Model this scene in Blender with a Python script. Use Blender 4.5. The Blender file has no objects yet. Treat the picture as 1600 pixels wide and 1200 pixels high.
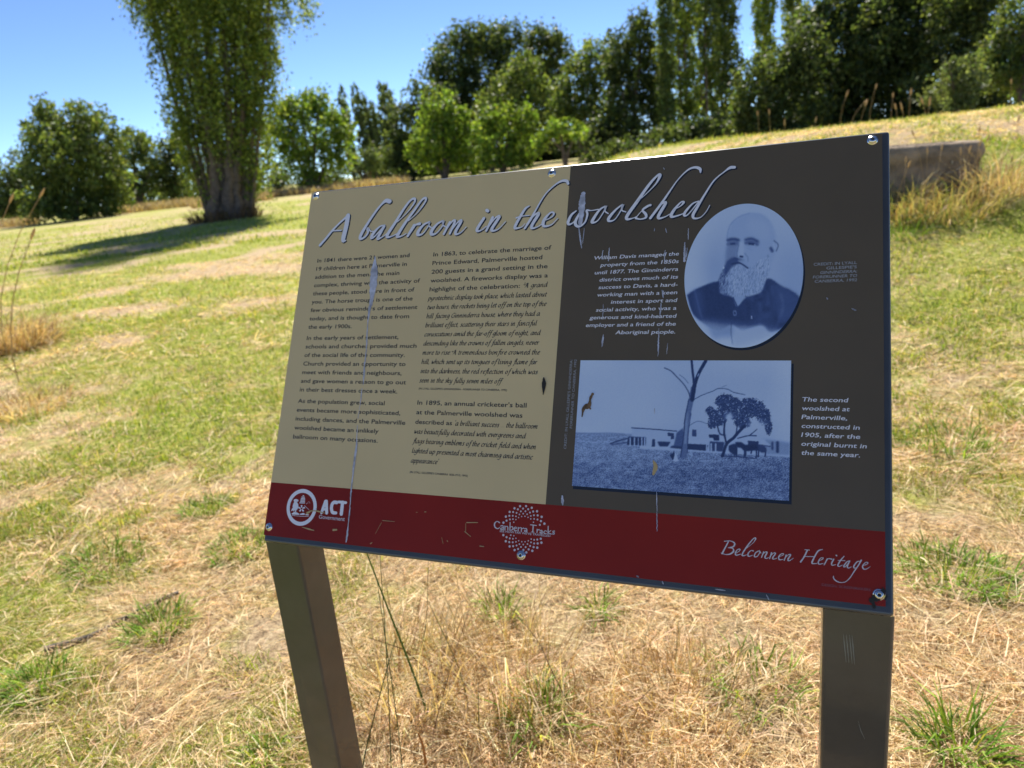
import bpy, bmesh, math, random
import numpy as np
from mathutils import Vector, Matrix

SC = bpy.context.scene
COL = SC.collection
RNG = np.random.default_rng(7)
random.seed(7)

# ------------------------------------------------------------------ camera, sky, sun, exposure
EYE = np.array([0.0, 0.0, 1.45])
PITCH, ROLL, FPX = math.radians(17.5), math.radians(6.3), 1110.0
_fw = np.array([0, math.cos(PITCH), -math.sin(PITCH)])
_rt = np.array([1.0, 0, 0]); _up = np.cross(_rt, _fw)
_r2 = _rt*math.cos(ROLL) - _up*math.sin(ROLL)
_u2 = _up*math.cos(ROLL) + _rt*math.sin(ROLL)
cam = bpy.data.cameras.new('camera'); camo = bpy.data.objects.new('camera', cam); COL.objects.link(camo)
camo.matrix_world = Matrix(((_r2[0], _u2[0], -_fw[0], EYE[0]), (_r2[1], _u2[1], -_fw[1], EYE[1]),
                            (_r2[2], _u2[2], -_fw[2], EYE[2]), (0, 0, 0, 1)))
cam.sensor_width = 36.0; cam.lens = FPX*36/1600
cam.clip_start = 0.02; cam.clip_end = 3000
cam.dof.use_dof = True; cam.dof.focus_distance = 1.0; cam.dof.aperture_fstop = 5.8
SC.camera = camo

SUN_EL, SUN_AZ = math.radians(50), math.radians(3)
world = bpy.data.worlds.new('World'); SC.world = world; world.use_nodes = True
nt = world.node_tree; nt.nodes.clear()
wo = nt.nodes.new('ShaderNodeOutputWorld'); wb = nt.nodes.new('ShaderNodeBackground'); ws = nt.nodes.new('ShaderNodeTexSky')
ws.sky_type = 'NISHITA'; ws.sun_disc = False; ws.sun_elevation = SUN_EL; ws.sun_rotation = SUN_AZ
ws.air_density = 0.47; ws.dust_density = 0.0; ws.ozone_density = 5.0; ws.altitude = 580
wb.inputs['Strength'].default_value = 0.085
nt.links.new(ws.outputs[0], wb.inputs[0]); nt.links.new(wb.outputs[0], wo.inputs[0])
sl = bpy.data.lights.new('sun', 'SUN'); sl.energy = 4.4; sl.angle = math.radians(0.55); sl.color = (1, 0.94, 0.84)
slo = bpy.data.objects.new('sun', sl); COL.objects.link(slo)
slo.rotation_euler = (-(math.pi/2 - SUN_EL), 0, -SUN_AZ)
SC.view_settings.view_transform = 'Standard'; SC.view_settings.look = 'None'
SC.view_settings.exposure = 1.28; SC.view_settings.gamma = 1.0

# ------------------------------------------------------------------ helpers
def ray(px, py):
    d = np.array([(px-800)/FPX, (py-600)/FPX, 1.0])
    return d[0]*_r2 - d[1]*_u2 + d[2]*_fw
def at(px, py, Y):
    d = ray(px, py); return EYE + d*(Y/d[1])
def depth(P): return float((np.asarray(P)-EYE) @ _fw)

def sm(a, b, t):
    t = np.clip((t-a)/(b-a), 0, 1); return t*t*(3-2*t)
_perm = np.random.default_rng(3).random((256, 256))
def vnoise(x, y):
    x = np.asarray(x, float); y = np.asarray(y, float)
    xi = np.floor(x).astype(int); yi = np.floor(y).astype(int); xf = x-xi; yf = y-yi
    xf = xf*xf*(3-2*xf); yf = yf*yf*(3-2*yf)
    g = lambda a, b: _perm[a & 255, b & 255]
    return (g(xi, yi)*(1-xf)+g(xi+1, yi)*xf)*(1-yf) + (g(xi, yi+1)*(1-xf)+g(xi+1, yi+1)*xf)*yf
def fbm(x, y, o=4):
    s = 0; a = 0.5; n = 0
    for k in range(o):
        s = s+a*vnoise(x*2**k+17.3*k, y*2**k+5.1*k); n += a; a *= 0.5
    return s/n
def terrain(x, y):
    x = np.asarray(x, float); y = np.asarray(y, float)
    A = sm(3.0, 12.5, y+0.2*x); B = sm(-0.4, 4.6, x-0.03*y); D = 1-0.7*sm(20, 45, y)
    z = 1.33*A*B*D
    z = z + 0.030*(fbm(x*4.3+2, y*4.3+7, 2)-0.5)*sm(22, 8, np.hypot(x, y)) + 0.05*(fbm(x*0.35, y*0.35, 3)-0.5)*sm(2, 6, np.hypot(x, y)) + 0.025*(fbm(x*1.7+9, y*1.7, 3)-0.5)
    return z
def ground(px, py):
    d = ray(px, py); lo, hi = 0.3, 400.0
    ts = np.geomspace(0.3, 400, 900)
    P = EYE + d[None]*ts[:, None]; f = P[:, 2]-terrain(P[:, 0], P[:, 1])
    i = np.argmax(f < 0) if (f < 0).any() else len(ts)-1
    return P[i]

def tag(o, label=None, cat=None, group=None, kind=None):
    if label: o['label'] = label
    if cat: o['category'] = cat
    if group: o['group'] = group
    if kind: o['kind'] = kind
    return o
def empty(name, loc, label, cat, group=None):
    o = bpy.data.objects.new(name, None); COL.objects.link(o); o.location = loc; o.empty_display_size = 0.2
    return tag(o, label, cat, group)
def link(name, me, mat, parent=None, origin=None):
    """origin: world point that becomes the object's local origin"""
    o = bpy.data.objects.new(name, me); COL.objects.link(o)
    mats = mat if isinstance(mat, (list, tuple)) else [mat]
    for m in mats: me.materials.append(m)
    if parent is not None: o.parent = parent
    elif origin is not None: o.location = origin
    return o
def np_mesh(name, V, F, col=None, smooth=False, midx=None):
    """V (n,3), F (m,3|4) arrays -> mesh"""
    me = bpy.data.meshes.new(name); V = np.asarray(V, np.float32); F = np.asarray(F, np.int32)
    k = F.shape[1]
    me.vertices.add(len(V)); me.vertices.foreach_set('co', V.ravel())
    me.loops.add(F.size); me.loops.foreach_set('vertex_index', F.ravel())
    me.polygons.add(len(F)); me.polygons.foreach_set('loop_start', np.arange(0, F.size, k, dtype=np.int32))
    me.polygons.foreach_set('use_smooth', np.full(len(F), bool(smooth)))
    if midx is not None: me.polygons.foreach_set('material_index', np.asarray(midx, np.int32))
    me.update(calc_edges=True)
    if col is not None:
        a = me.color_attributes.new('tint', 'FLOAT_COLOR', 'POINT')
        c = np.ones((len(V), 4), np.float32); c[:, :3] = col; a.data.foreach_set('color', c.ravel())
    return me
def bm_mesh(name, bm, smooth=False):
    me = bpy.data.meshes.new(name)
    if smooth:
        for f in bm.faces: f.smooth = True
    bm.normal_update(); bm.to_mesh(me); bm.free(); return me
def tube(pts, rad, seg=8, cap=True):
    pts = np.asarray(pts, float); n = len(pts); rad = np.broadcast_to(np.asarray(rad, float), (n,))
    T = np.gradient(pts, axis=0); T /= np.linalg.norm(T, axis=1)[:, None]+1e-12
    ref = np.array([0, 0, 1.0]) if abs(T[0, 2]) < 0.9 else np.array([1.0, 0, 0])
    V = []; F = []
    for i in range(n):
        a = np.cross(T[i], ref); a /= np.linalg.norm(a)+1e-12; b = np.cross(T[i], a)
        for k in range(seg):
            t = 2*math.pi*k/seg; V.append(pts[i]+rad[i]*(math.cos(t)*a+math.sin(t)*b))
    for i in range(n-1):
        for k in range(seg):
            k2 = (k+1) % seg
            F.append((i*seg+k, i*seg+k2, (i+1)*seg+k2, (i+1)*seg+k))
    if cap:
        c = len(V); V.append(pts[-1])
        for k in range(seg): F.append(((n-1)*seg+k, (n-1)*seg+(k+1) % seg, c, c))
    return np.array(V), np.array([f for f in F if f[2] != f[3]] or F), [f[:3] for f in F if f[2] == f[3]]
def tri(F):
    F = np.asarray(F); return np.concatenate([F[:, [0, 1, 2]], F[:, [0, 2, 3]]])
class Bag:
    def __init__(s): s.V = []; s.F = []; s.C = []; s.n = 0
    def add(s, V, F, c=None):
        F = np.asarray(F)
        if F.shape[1] == 4: F = tri(F)
        s.V.append(np.asarray(V)); s.F.append(F+s.n); s.n += len(V)
        if c is not None: s.C.append(np.broadcast_to(np.asarray(c, float), (len(V), 3)))
    def tube(s, pts, rad, seg=8, c=None):
        V, F, T = tube(pts, rad, seg); s.add(V, np.concatenate([tri(F), np.array(T)]) if T else F, c)
    def mesh(s, name, smooth=False, off=None):
        V = np.concatenate(s.V)
        if off is not None: V = V-np.asarray(off)
        return np_mesh(name, V, np.concatenate(s.F), np.concatenate(s.C) if s.C else None, smooth)

# ------------------------------------------------------------------ materials
def mat(name, base=(0.5, 0.5, 0.5), rough=0.6, metal=0.0, spec=0.5, attr=False, trans=0.0, noise=None, bump=None, coat=0.0):
    m = bpy.data.materials.new(name); m.use_nodes = True; N = m.node_tree.nodes; L = m.node_tree.links
    p = N['Principled BSDF']; p.inputs['Base Color'].default_value = (*base, 1); p.inputs['Roughness'].default_value = rough
    p.inputs['Metallic'].default_value = metal; p.inputs['Specular IOR Level'].default_value = spec
    p.inputs['Coat Weight'].default_value = coat
    src = None
    if attr:
        a = N.new('ShaderNodeAttribute'); a.attribute_name = 'tint'; src = a.outputs['Color']
    if noise:
        scale, lo, hi, det = noise
        tc = N.new('ShaderNodeTexCoord'); nz = N.new('ShaderNodeTexNoise'); nz.inputs['Scale'].default_value = scale
        nz.inputs['Detail'].default_value = det; L.new(tc.outputs['Object'], nz.inputs['Vector'])
        mr = N.new('ShaderNodeMapRange'); mr.inputs['From Min'].default_value = 0.3; mr.inputs['From Max'].default_value = 0.7
        mr.inputs['To Min'].default_value = lo; mr.inputs['To Max'].default_value = hi; L.new(nz.outputs['Fac'], mr.inputs['Value'])
        mx = N.new('ShaderNodeMix'); mx.data_type = 'RGBA'; mx.blend_type = 'MULTIPLY'; mx.inputs[0].default_value = 1
        if src: L.new(src, mx.inputs[6])
        else: mx.inputs[6].default_value = (*base, 1)
        L.new(mr.outputs[0], mx.inputs[7]); src = mx.outputs[2]
    if src: L.new(src, p.inputs['Base Color'])
    if bump:
        bs, bd, bdist = bump
        tc = N.new('ShaderNodeTexCoord'); nz = N.new('ShaderNodeTexNoise'); nz.inputs['Scale'].default_value = bs
        nz.inputs['Detail'].default_value = 6; L.new(tc.outputs['Object'], nz.inputs['Vector'])
        b = N.new('ShaderNodeBump'); b.inputs['Strength'].default_value = bd; b.inputs['Distance'].default_value = bdist
        L.new(nz.outputs['Fac'], b.inputs['Height']); L.new(b.outputs[0], p.inputs['Normal'])
    if trans > 0:
        t = N.new('ShaderNodeBsdfTranslucent'); mxs = N.new('ShaderNodeMixShader'); mxs.inputs[0].default_value = trans
        g = N.new('ShaderNodeMix'); g.data_type = 'RGBA'; g.blend_type = 'MULTIPLY'; g.inputs[0].default_value = 1
        g.inputs[7].default_value = (1.35, 1.25, 0.55, 1)
        if src: L.new(src, g.inputs[6])
        else: g.inputs[6].default_value = (*base, 1)
        L.new(g.outputs[2], t.inputs['Color'])
        L.new(p.outputs[0], mxs.inputs[1]); L.new(t.outputs[0], mxs.inputs[2]); L.new(mxs.outputs[0], N['Material Output'].inputs[0])
    return m

M_blade = mat('grass_blades', rough=0.75, spec=0.25, attr=True, trans=0.35)
M_leaf = mat('leaves', rough=0.55, spec=0.35, attr=True, trans=0.5)
M_bark = mat('bark', (0.15, 0.11, 0.08), 0.9, noise=(6, 0.6, 1.3, 5), bump=(12, 0.6, 0.05))
M_steel = mat('powder_coated_steel', (0.048, 0.047, 0.047), 0.25, 0.0, 0.5, noise=(9, 0.75, 1.25, 6), bump=(420, 0.16, 0.0007), coat=0.2)
M_tray = mat('tray_paint', (0.055, 0.058, 0.066), 0.24, 0.0, 0.6, bump=(300, 0.06, 0.0004), noise=(14, 0.85, 1.15, 4))
M_tan = mat('tan_print', (0.70, 0.53, 0.28), 0.13, 0.0, 0.35, noise=(5, 0.96, 1.04, 3))
M_dark = mat('charcoal_print', (0.116, 0.088, 0.058), 0.10, 0.0, 0.32, noise=(7, 0.93, 1.07, 3))
M_red = mat('maroon_print', (0.25, 0.020, 0.011), 0.09, 0.0, 0.22, noise=(5, 0.9, 1.1, 3))
M_edge = mat('plate_edge', (0.62, 0.60, 0.54), 0.35)
M_white = mat('white_print', (0.84, 0.81, 0.86), 0.2)
M_grey = mat('pale_grey_print', (0.36, 0.36, 0.38), 0.2)
M_pink = mat('pale_pink_print', (0.66, 0.60, 0.63), 0.2)
M_black = mat('black_print', (0.035, 0.034, 0.034), 0.2)
M_shadow = mat('lettering_shade_print', (0.020, 0.024, 0.036), 0.15)
M_photo = mat('photo_print', rough=0.12, attr=True)
M_bolt = mat('stainless_steel', (0.62, 0.62, 0.62), 0.22, 1.0)
M_socket = mat('bolt_socket', (0.03, 0.03, 0.03), 0.5)
M_drop = mat('bird_dropping', (0.60, 0.60, 0.70), 0.7, noise=(90, 0.5, 1.1, 4))
M_straw_scrap = mat('dry_scrap', (0.50, 0.36, 0.17), 0.8)
M_rust = mat('burnt_scorch', (0.02, 0.018, 0.016), 0.8)
M_flake = mat('brown_flake', (0.16, 0.095, 0.05), 0.85, noise=(160, 0.4, 1.5, 4))
M_conc = mat('weathered_concrete', (0.27, 0.205, 0.14), 0.9, noise=(7, 0.6, 1.35, 7), bump=(30, 0.6, 0.02))
M_crack = mat('crack_repair', (0.46, 0.40, 0.30), 0.9)
M_stick = mat('stick_bark', (0.10, 0.085, 0.07), 0.9, noise=(40, 0.6, 1.3, 4))
M_seed = mat('dry_seed', rough=0.8, attr=True, trans=0.25)

# ground material: 'green' attribute mixes dry straw and turf, with fine noise
def ground_mat():
    m = bpy.data.materials.new('meadow_ground'); m.use_nodes = True; N = m.node_tree.nodes; L = m.node_tree.links
    p = N['Principled BSDF']; p.inputs['Roughness'].default_value = 0.95; p.inputs['Specular IOR Level'].default_value = 0.1
    tc = N.new('ShaderNodeTexCoord')
    def nz(scale, det, rough=0.6):
        n = N.new('ShaderNodeTexNoise'); n.inputs['Scale'].default_value = scale; n.inputs['Detail'].default_value = det
        n.inputs['Roughness'].default_value = rough; L.new(tc.outputs['Object'], n.inputs['Vector']); return n.outputs['Fac']
    def ramp(f, *st):
        r = N.new('ShaderNodeValToRGB'); e = r.color_ramp.elements
        e[0].position, e[0].color = st[0][0], (*st[0][1], 1); e[1].position, e[1].color = st[-1][0], (*st[-1][1], 1)
        for q in st[1:-1]: x = e.new(q[0]); x.color = (*q[1], 1)
        L.new(f, r.inputs[0]); return r.outputs[0]
    straw = ramp(nz(38, 8, 0.75), (0.30, (0.11, 0.075, 0.045)), (0.47, (0.38, 0.28, 0.17)), (0.7, (0.62, 0.50, 0.32)))
    turf = ramp(nz(30, 8, 0.75), (0.25, (0.11, 0.13, 0.025)), (0.5, (0.28, 0.30, 0.06)), (0.75, (0.50, 0.46, 0.16)))
    a = N.new('ShaderNodeAttribute'); a.attribute_name = 'tint'
    sep = N.new('ShaderNodeSeparateColor'); L.new(a.outputs['Color'], sep.inputs[0])
    ad = N.new('ShaderNodeMath'); ad.operation = 'MULTIPLY_ADD'; L.new(nz(5.0, 6), ad.inputs[0]); ad.inputs[1].default_value = 1.6
    L.new(sep.outputs[0], ad.inputs[2])
    mr = N.new('ShaderNodeMapRange'); mr.inputs['From Min'].default_value = 1.05; mr.inputs['From Max'].default_value = 1.55; L.new(ad.outputs[0], mr.inputs['Value'])
    mx = N.new('ShaderNodeMix'); mx.data_type = 'RGBA'; L.new(mr.outputs[0], mx.inputs[0]); L.new(straw, mx.inputs[6]); L.new(turf, mx.inputs[7])
    L.new(mx.outputs[2], p.inputs['Base Color'])
    b = N.new('ShaderNodeBump'); b.inputs['Strength'].default_value = 0.8; b.inputs['Distance'].default_value = 0.03
    L.new(nz(60, 8, 0.7), b.inputs['Height']); L.new(b.outputs[0], p.inputs['Normal'])
    return m

def greenness(x, y):
    """0 dry straw .. 1 green turf: where the meadow grows green"""
    x = np.asarray(x, float); y = np.asarray(y, float)
    r = np.hypot(x, y)
    n = fbm(x*0.9+3, y*0.9+8, 4)
    n2 = fbm(x*0.22+31, y*0.16+2, 3)
    base = 0.38 + 0.20*sm(1.9, 4.5, r) + 0.04*sm(12, 30, r)
    base = base - 0.18*np.exp(-(((x-0.15)/1.1)**2+((y-1.9)/1.1)**2))
    base = base - 0.05*sm(0.9, 1.8, x) + 0.19*sm(-0.5, -1.3, x)*sm(5, 3, r) - 0.08*sm(3, 5, y)*sm(1.5, 3, x)
    return np.clip(base + 1.9*(n-0.5) + 0.8*(n2-0.5), 0, 1)

# ------------------------------------------------------------------ ground
def build_ground():
    n = 480
    t = np.linspace(-1, 1, n); s = np.sinh(t*6.6)/math.sinh(6.6)
    xs = s*700; ys = 2.5 + s*900
    X, Y = np.meshgrid(xs, ys); Z = terrain(X, Y)
    V = np.stack([X, Y, Z], -1).reshape(-1, 3)
    i = np.arange(n-1); I, J = np.meshgrid(i, i)
    a = (J*n+I).ravel(); F = np.stack([a, a+1, a+n+1, a+n], 1)
    g = greenness(V[:, 0], V[:, 1])
    me = np_mesh('meadow_ground', V, F, np.stack([g, g, g], 1), True)
    tag(link('ground', me, ground_mat()), 'grassy meadow ground of dry straw and green turf', 'ground', kind='structure')
build_ground()

# ------------------------------------------------------------------ grass blades (uncountable)
STRAW = np.array([[0.75, 0.60, 0.385], [0.61, 0.46, 0.27], [0.85, 0.72, 0.50], [0.36, 0.24, 0.13], [0.70, 0.51, 0.30]])
GREEN = np.array([[0.20, 0.30, 0.035], [0.14, 0.23, 0.03], [0.31, 0.40, 0.05], [0.22, 0.30, 0.07]])
OLIVE = np.array([[0.42, 0.43, 0.10], [0.50, 0.46, 0.15], [0.37, 0.40, 0.08]])
def blades(base, az, el, length, width, col, droop=0.5, lift=0.0):
    """arrays of blades; each is two segments narrowing to a tip"""
    n = len(base); d = np.stack([np.cos(az)*np.cos(el), np.sin(az)*np.cos(el), np.sin(el)], 1)
    side = np.stack([-np.sin(az), np.cos(az), np.zeros(n)], 1)
    tw = RNG.uniform(-0.9, 0.9, n)[:, None]; side = side*np.cos(tw)+np.cross(d, side)*np.sin(tw)
    el2 = el-droop*RNG.uniform(0.2, 1.3, n)
    az2 = az+RNG.normal(0, 0.25, n)
    d2 = np.stack([np.cos(az2)*np.cos(el2), np.sin(az2)*np.cos(el2), np.sin(el2)], 1)
    b = base.copy(); b[:, 2] += lift
    L = length[:, None]; W = width[:, None]*0.5
    m = b+d*L*0.55; tip = m+d2*L*0.45
    V = np.stack([b-side*W, b+side*W, m-side*W*0.85, m+side*W*0.85, tip], 1).reshape(-1, 3)
    i = np.arange(n)[:, None]*5
    F = np.concatenate([i+[0, 1, 3], i+[0, 3, 2], i+[2, 3, 4]])
    return V, F, np.repeat(col, 5, 0)
def pick(P, n, jit=0.16):
    c = P[RNG.integers(0, len(P), n)]
    return c*(1+RNG.normal(0, jit, (n, 1)))*(1+RNG.normal(0, 0.05, (n, 3)))
def wedge(n, y0, y1, pad, p=1.0):
    """points in the fan in front of the sign, a little wider than the view"""
    y = y0+(y1-y0)*RNG.random(n)**p
    x = (RNG.random(n)*2-1)*(0.98*y+pad)
    return x, y
def lawn():
    B = Bag()
    def put(x, y, az, el, L, W, C, droop=0.5, lift=0.0):
        base = np.stack([x, y, terrain(x, y)], 1); V, F, c = blades(base, az, el, L, W, C, droop, lift); B.add(V, F, c)
    U = lambda a, b, n: RNG.uniform(a, b, n)
    # dry mown straw lying in all directions, near
    for n, y0, y1, w, l in ((190000, 0.75, 3.2, 0.0018, 0.9), (110000, 2.6, 7.5, 0.0036, 1.15), (60000, 6.5, 16, 0.008, 1.7)):
        x, y = wedge(n, y0, y1, 0.8, 1.2)
        keep = (RNG.random(n) > 0.75*greenness(x, y)**1.2) & (RNG.random(n) < sm(0.22, 0.40, fbm(x*3.3+70, y*3.3+11, 3))+0.12)
        x, y = x[keep], y[keep]; n = len(x)
        swirl = fbm(x*1.3+50, y*1.3, 2)*12
        az = np.where(RNG.random(n) < 0.6, swirl+RNG.normal(0, 0.7, n), U(0, 6.28, n))
        put(x, y, az, np.abs(RNG.normal(0.10, 0.28, n)), U(0.025, 0.11, n)*l, w*U(0.5, 1.5, n), pick(STRAW, n, 0.22), 0.5, RNG.random(n)*0.022*l)
    # long pale stalks left by the mower
    n = 7000; x, y = wedge(n, 0.8, 4.5, 0.8, 1.2); keep = RNG.random(n) > 0.6*greenness(x, y); x, y = x[keep], y[keep]; n = len(x)
    put(x, y, fbm(x*0.8+50, y*0.8, 2)*14+RNG.normal(0, 0.8, n), np.abs(RNG.normal(0.05, 0.22, n)), U(0.06, 0.24, n), U(0.0016, 0.0036, n), pick(np.array([[0.78, 0.66, 0.45], [0.70, 0.56, 0.36], [0.55, 0.40, 0.22]]), n, 0.15), 0.35, U(0.008, 0.04, n))
    # short green turf, in patches
    for n, y0, y1, w, l, pw in ((150000, 0.8, 3.6, 0.0026, 1.0, 1.2), (170000, 3.0, 9, 0.0048, 1.2, 1.2), (120000, 8, 22, 0.010, 1.6, 1.1), (60000, 20, 60, 0.03, 2.6, 1.3)):
        x, y = wedge(n, y0, y1, 0.9, pw)
        g = greenness(x, y); clump = fbm(x*4.2, y*4.2, 2) if y1 < 10 else fbm(x*2.0, y*2.0, 2)
        keep = RNG.random(n) < sm(0.48, 0.78, g*0.70+0.66*clump-0.04)
        x, y, g = x[keep], y[keep], g[keep]; n = len(x)
        C = np.where((RNG.random(n) < 0.25+0.35*(1-g)+0.12*(y > 8))[:, None], pick(OLIVE, n), pick(GREEN, n))
        put(x, y, U(0, 6.28, n), np.clip(RNG.normal(0.95, 0.35, n), 0.1, 1.55), U(0.02, 0.065, n)*l*(0.7+0.9*np.clip(clump[keep]-0.3, 0, 1)*1.4), w*U(0.6, 1.4, n), C, 0.8)
    V = np.concatenate(B.V); me = B.mesh('lawn', False)
    tag(link('short_grass', me, M_blade), 'short dry straw and green turf covering the meadow', 'grass', kind='stuff')
lawn()

def tussock(name, loc, label, cat, group, n, rad, h, w, palette, lean=0.35, seeds=0, seed_h=None, mixcol=None):
    """a clump of long grass: one mesh of leaves, seed stalks as parts"""
    loc = np.array([loc[0], loc[1], float(terrain(loc[0], loc[1]))-0.01])
    a = RNG.uniform(0, 6.28, n); r = rad*np.sqrt(RNG.random(n))
    base = np.stack([r*np.cos(a), r*np.sin(a), np.zeros(n)], 1)
    base[:, 2] = terrain(base[:, 0]+loc[0], base[:, 1]+loc[1])-loc[2]-0.01
    az = a+RNG.normal(0, 0.8, n); el = np.clip(1.5-np.abs(RNG.normal(0, lean, n))-0.5*lean*(r/rad), 0.1, 1.56)
    V, F, C = blades(base, az, el, h*RNG.uniform(0.45, 1.1, n), w*RNG.uniform(0.5, 1.4, n), pick(palette, n), 0.9)
    me = np_mesh(name, V, F, C)
    if seeds == 0:
        o = link(name, me, M_blade, None, loc); return tag(o, label, cat, group)
    e = empty(name, loc, label, cat, group); link('leaf_blades', me, M_blade, e)
    for k in range(seeds):
        aa = random.uniform(0, 6.28); rr = rad*random.random(); L = (seed_h or h)*random.uniform(0.75, 1.2); t = random.uniform(0.02, 0.3); az = random.uniform(0, 6.28)
        p0 = np.array([rr*math.cos(aa), rr*math.sin(aa), 0.0])
        seed_stalk(p0, az, L, t, e)
    return e
def seed_stalk(p0, az, L, t, parent, thick=0.0022, headlen=0.07, headr=0.008):
    pts = [p0+np.array([math.cos(az)*L*t*q*q, math.sin(az)*L*t*q*q, L*q*(1-0.15*t)]) for q in np.linspace(0, 1, 6)]
    b = Bag(); b.tube(pts, np.linspace(thick, thick*0.6, 6), 5, (0.45, 0.33, 0.17))
    d = pts[-1]-pts[-2]; d /= np.linalg.norm(d)
    q = np.linspace(0, 1, 7); hp = [pts[-1]+d*headlen*(k-0.1) for k in q]
    b.tube(hp, headr*np.sin(np.clip(q, 0.06, 0.96)*math.pi)**0.7, 7, (0.56, 0.40, 0.20))
    return link('seed_stalk', b.mesh('seed_stalk', True), M_seed, parent)

DRY = np.array([[0.56, 0.43, 0.27], [0.44, 0.32, 0.18], [0.66, 0.53, 0.35], [0.32, 0.21, 0.11]])
LUSH = np.array([[0.13, 0.25, 0.03], [0.18, 0.32, 0.035], [0.25, 0.38, 0.05], [0.10, 0.18, 0.03]])
YELL = np.array([[0.36, 0.33, 0.13], [0.42, 0.34, 0.17], [0.18, 0.22, 0.06], [0.34, 0.24, 0.12], [0.50, 0.40, 0.24]])

# bright green tufts that stand out of the straw
tufts = [
 ('bright green grass tuft beside the dark stick', 250, 985, 130, 0.09, 0.13),
 ('wide green grass clump left of the sign, above the stick', 165, 885, 190, 0.12, 0.12),
 ('green grass tuft close to the lower left corner of the sign', 375, 860, 170, 0.10, 0.11),
 ('leafy green tuft level with the maroon band, left of the sign', 320, 800, 150, 0.10, 0.10),
 ('small green tuft at the left picture edge near the stick', 60, 1075, 110, 0.09, 0.11),
 ('sharp yellow green tuft beside the foot of the left post', 410, 1185, 34, 0.035, 0.11),
 ('spiky green tuft right of the right post, at the bottom of the photo', 1500, 1178, 80, 0.05, 0.15),
 ('broad green clump right of the sign, beside the maroon band', 1490, 900, 240, 0.16, 0.12),
 ('green tuft right of the sign, beside the seven line caption', 1480, 700, 150, 0.14, 0.12),
 ('thin green tuft under the middle bolt, between the posts', 785, 965, 40, 0.035, 0.16),
 ('upright green tuft between the posts, nearest the camera', 845, 1130, 60, 0.05, 0.17),
 ('sparse green tuft under the sign, close to the right post', 1180, 1075, 55, 0.09, 0.14),
 ('green sprig pair under the woolshed photo, below the sign', 935, 960, 34, 0.03, 0.15),
 ('green tuft at the foot of the trough, in its shade', 1415, 368, 60, 0.14, 0.24),
]
for lab, px, py, n, rad, h in tufts:
    p = ground(px, py); tussock('grass_tuft', p, lab, 'grass tuft', 'green grass tufts in the dry meadow', int(n*2.6), rad*1.2*random.uniform(0.8, 1.25), h*random.uniform(0.9, 1.25), 0.0044, np.concatenate([LUSH, LUSH, LUSH, OLIVE[:1]]), 0.58)

tussock('dry_tussock', ground(12, 545), 'big pale dry grass tussock at the left edge of the meadow', 'grass tussock', None, 1500, 0.50, 0.55, 0.008, DRY, 0.6, 7, 1.25)
tussock('dry_tussock', ground(30, 640), 'flattened dry straw clump below the big tussock at the left', 'grass tussock', None, 700, 0.45, 0.22, 0.007, DRY, 0.9)
tp = at(1538, 335, 6.9)
tussock('dry_tussock', (4.72, 6.75, 0), 'tall straw yellow grass clump at the right end of the trough', 'grass tussock', 'long grass around the trough', 380, 0.28, 0.58, 0.006, DRY, 0.42, 4, 0.8)
tussock('dry_tussock', (4.22, 6.62, 0), 'tangled yellow and green grass in front of the trough', 'grass tussock', 'long grass around the trough', 520, 0.40, 0.46, 0.007, YELL, 0.6, 6, 0.62)
tussock('dry_tussock', (3.86, 6.78, 0), 'yellow green grass by the trough, nearest to the sign', 'grass tussock', 'long grass around the trough', 420, 0.32, 0.46, 0.007, YELL, 0.55, 3, 0.62)

# ------------------------------------------------------------------ stalks standing under and behind the sign
def stalk(pts, Y0, Y1, r, col, label, name='grass_stalk'):
    """pts: picture points from foot to tip; the foot stands on the ground at about Y0"""
    n = len(pts); P = []
    for i, (x, y) in enumerate(pts):
        P.append(at(500+x/3.2, 850+y/3.2, Y0+(Y1-Y0)*i/(n-1)))
    P = np.array(P); foot = P[0].copy(); foot[2] = float(terrain(foot[0], foot[1]))-0.02
    Q = [foot]+[p for p in P if p[2] > foot[2]+0.02]
    Q = np.array(Q)
    t = np.linspace(0, len(Q)-1, 14); Q = np.stack([np.interp(t, np.arange(len(Q)), Q[:, k]) for k in range(3)], 1)
    for _ in range(2): Q[1:-1] = (Q[:-2]+2*Q[1:-1]+Q[2:])/4
    b = Bag(); b.tube(Q-Q[0], np.linspace(r, r*0.4, len(Q)), 6, col)
    tag(link(name, b.mesh(name, True), M_seed, None, Q[0]), label, 'grass stalk', 'grass stalks under the sign')
dg, lg, tn, pl, br_ = (0.05, 0.10, 0.02), (0.12, 0.20, 0.03), (0.45, 0.32, 0.14), (0.68, 0.56, 0.34), (0.28, 0.17, 0.08)
stalk([(545, 860), (470, 650), (370, 400), (300, 220), (225, 20)], 1.62, 1.50, 0.0036, (0.09, 0.16, 0.025), 'thickest green stalk, slanting beside the left post')
stalk([(355, 1140), (350, 900), (330, 500), (300, 60)], 1.42, 1.45, 0.0019, dg, 'thin upright dark green stalk near the left post')
stalk([(410, 1120), (390, 900), (330, 500), (285, 180)], 1.42, 1.46, 0.0018, dg, 'dark green stalk crossing the upright one near the left post')
stalk([(205, 1120), (300, 750), (375, 480)], 1.42, 1.50, 0.0024, dg, 'dark green stalk rising right from the foot of the left post')
stalk([(480, 640), (535, 400), (542, 70)], 1.75, 1.60, 0.0015, dg, 'hair thin dark stalk under the maroon band')
stalk([(730, 745), (690, 600), (600, 410), (540, 285)], 1.62, 1.66, 0.0020, (0.22, 0.20, 0.06), 'olive stalk leaning left, mid way between the posts')
stalk([(780, 690), (745, 480), (700, 300), (676, 110)], 1.68, 1.60, 0.0021, pl, 'pale straw stalk standing under the dotted ring')
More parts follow.
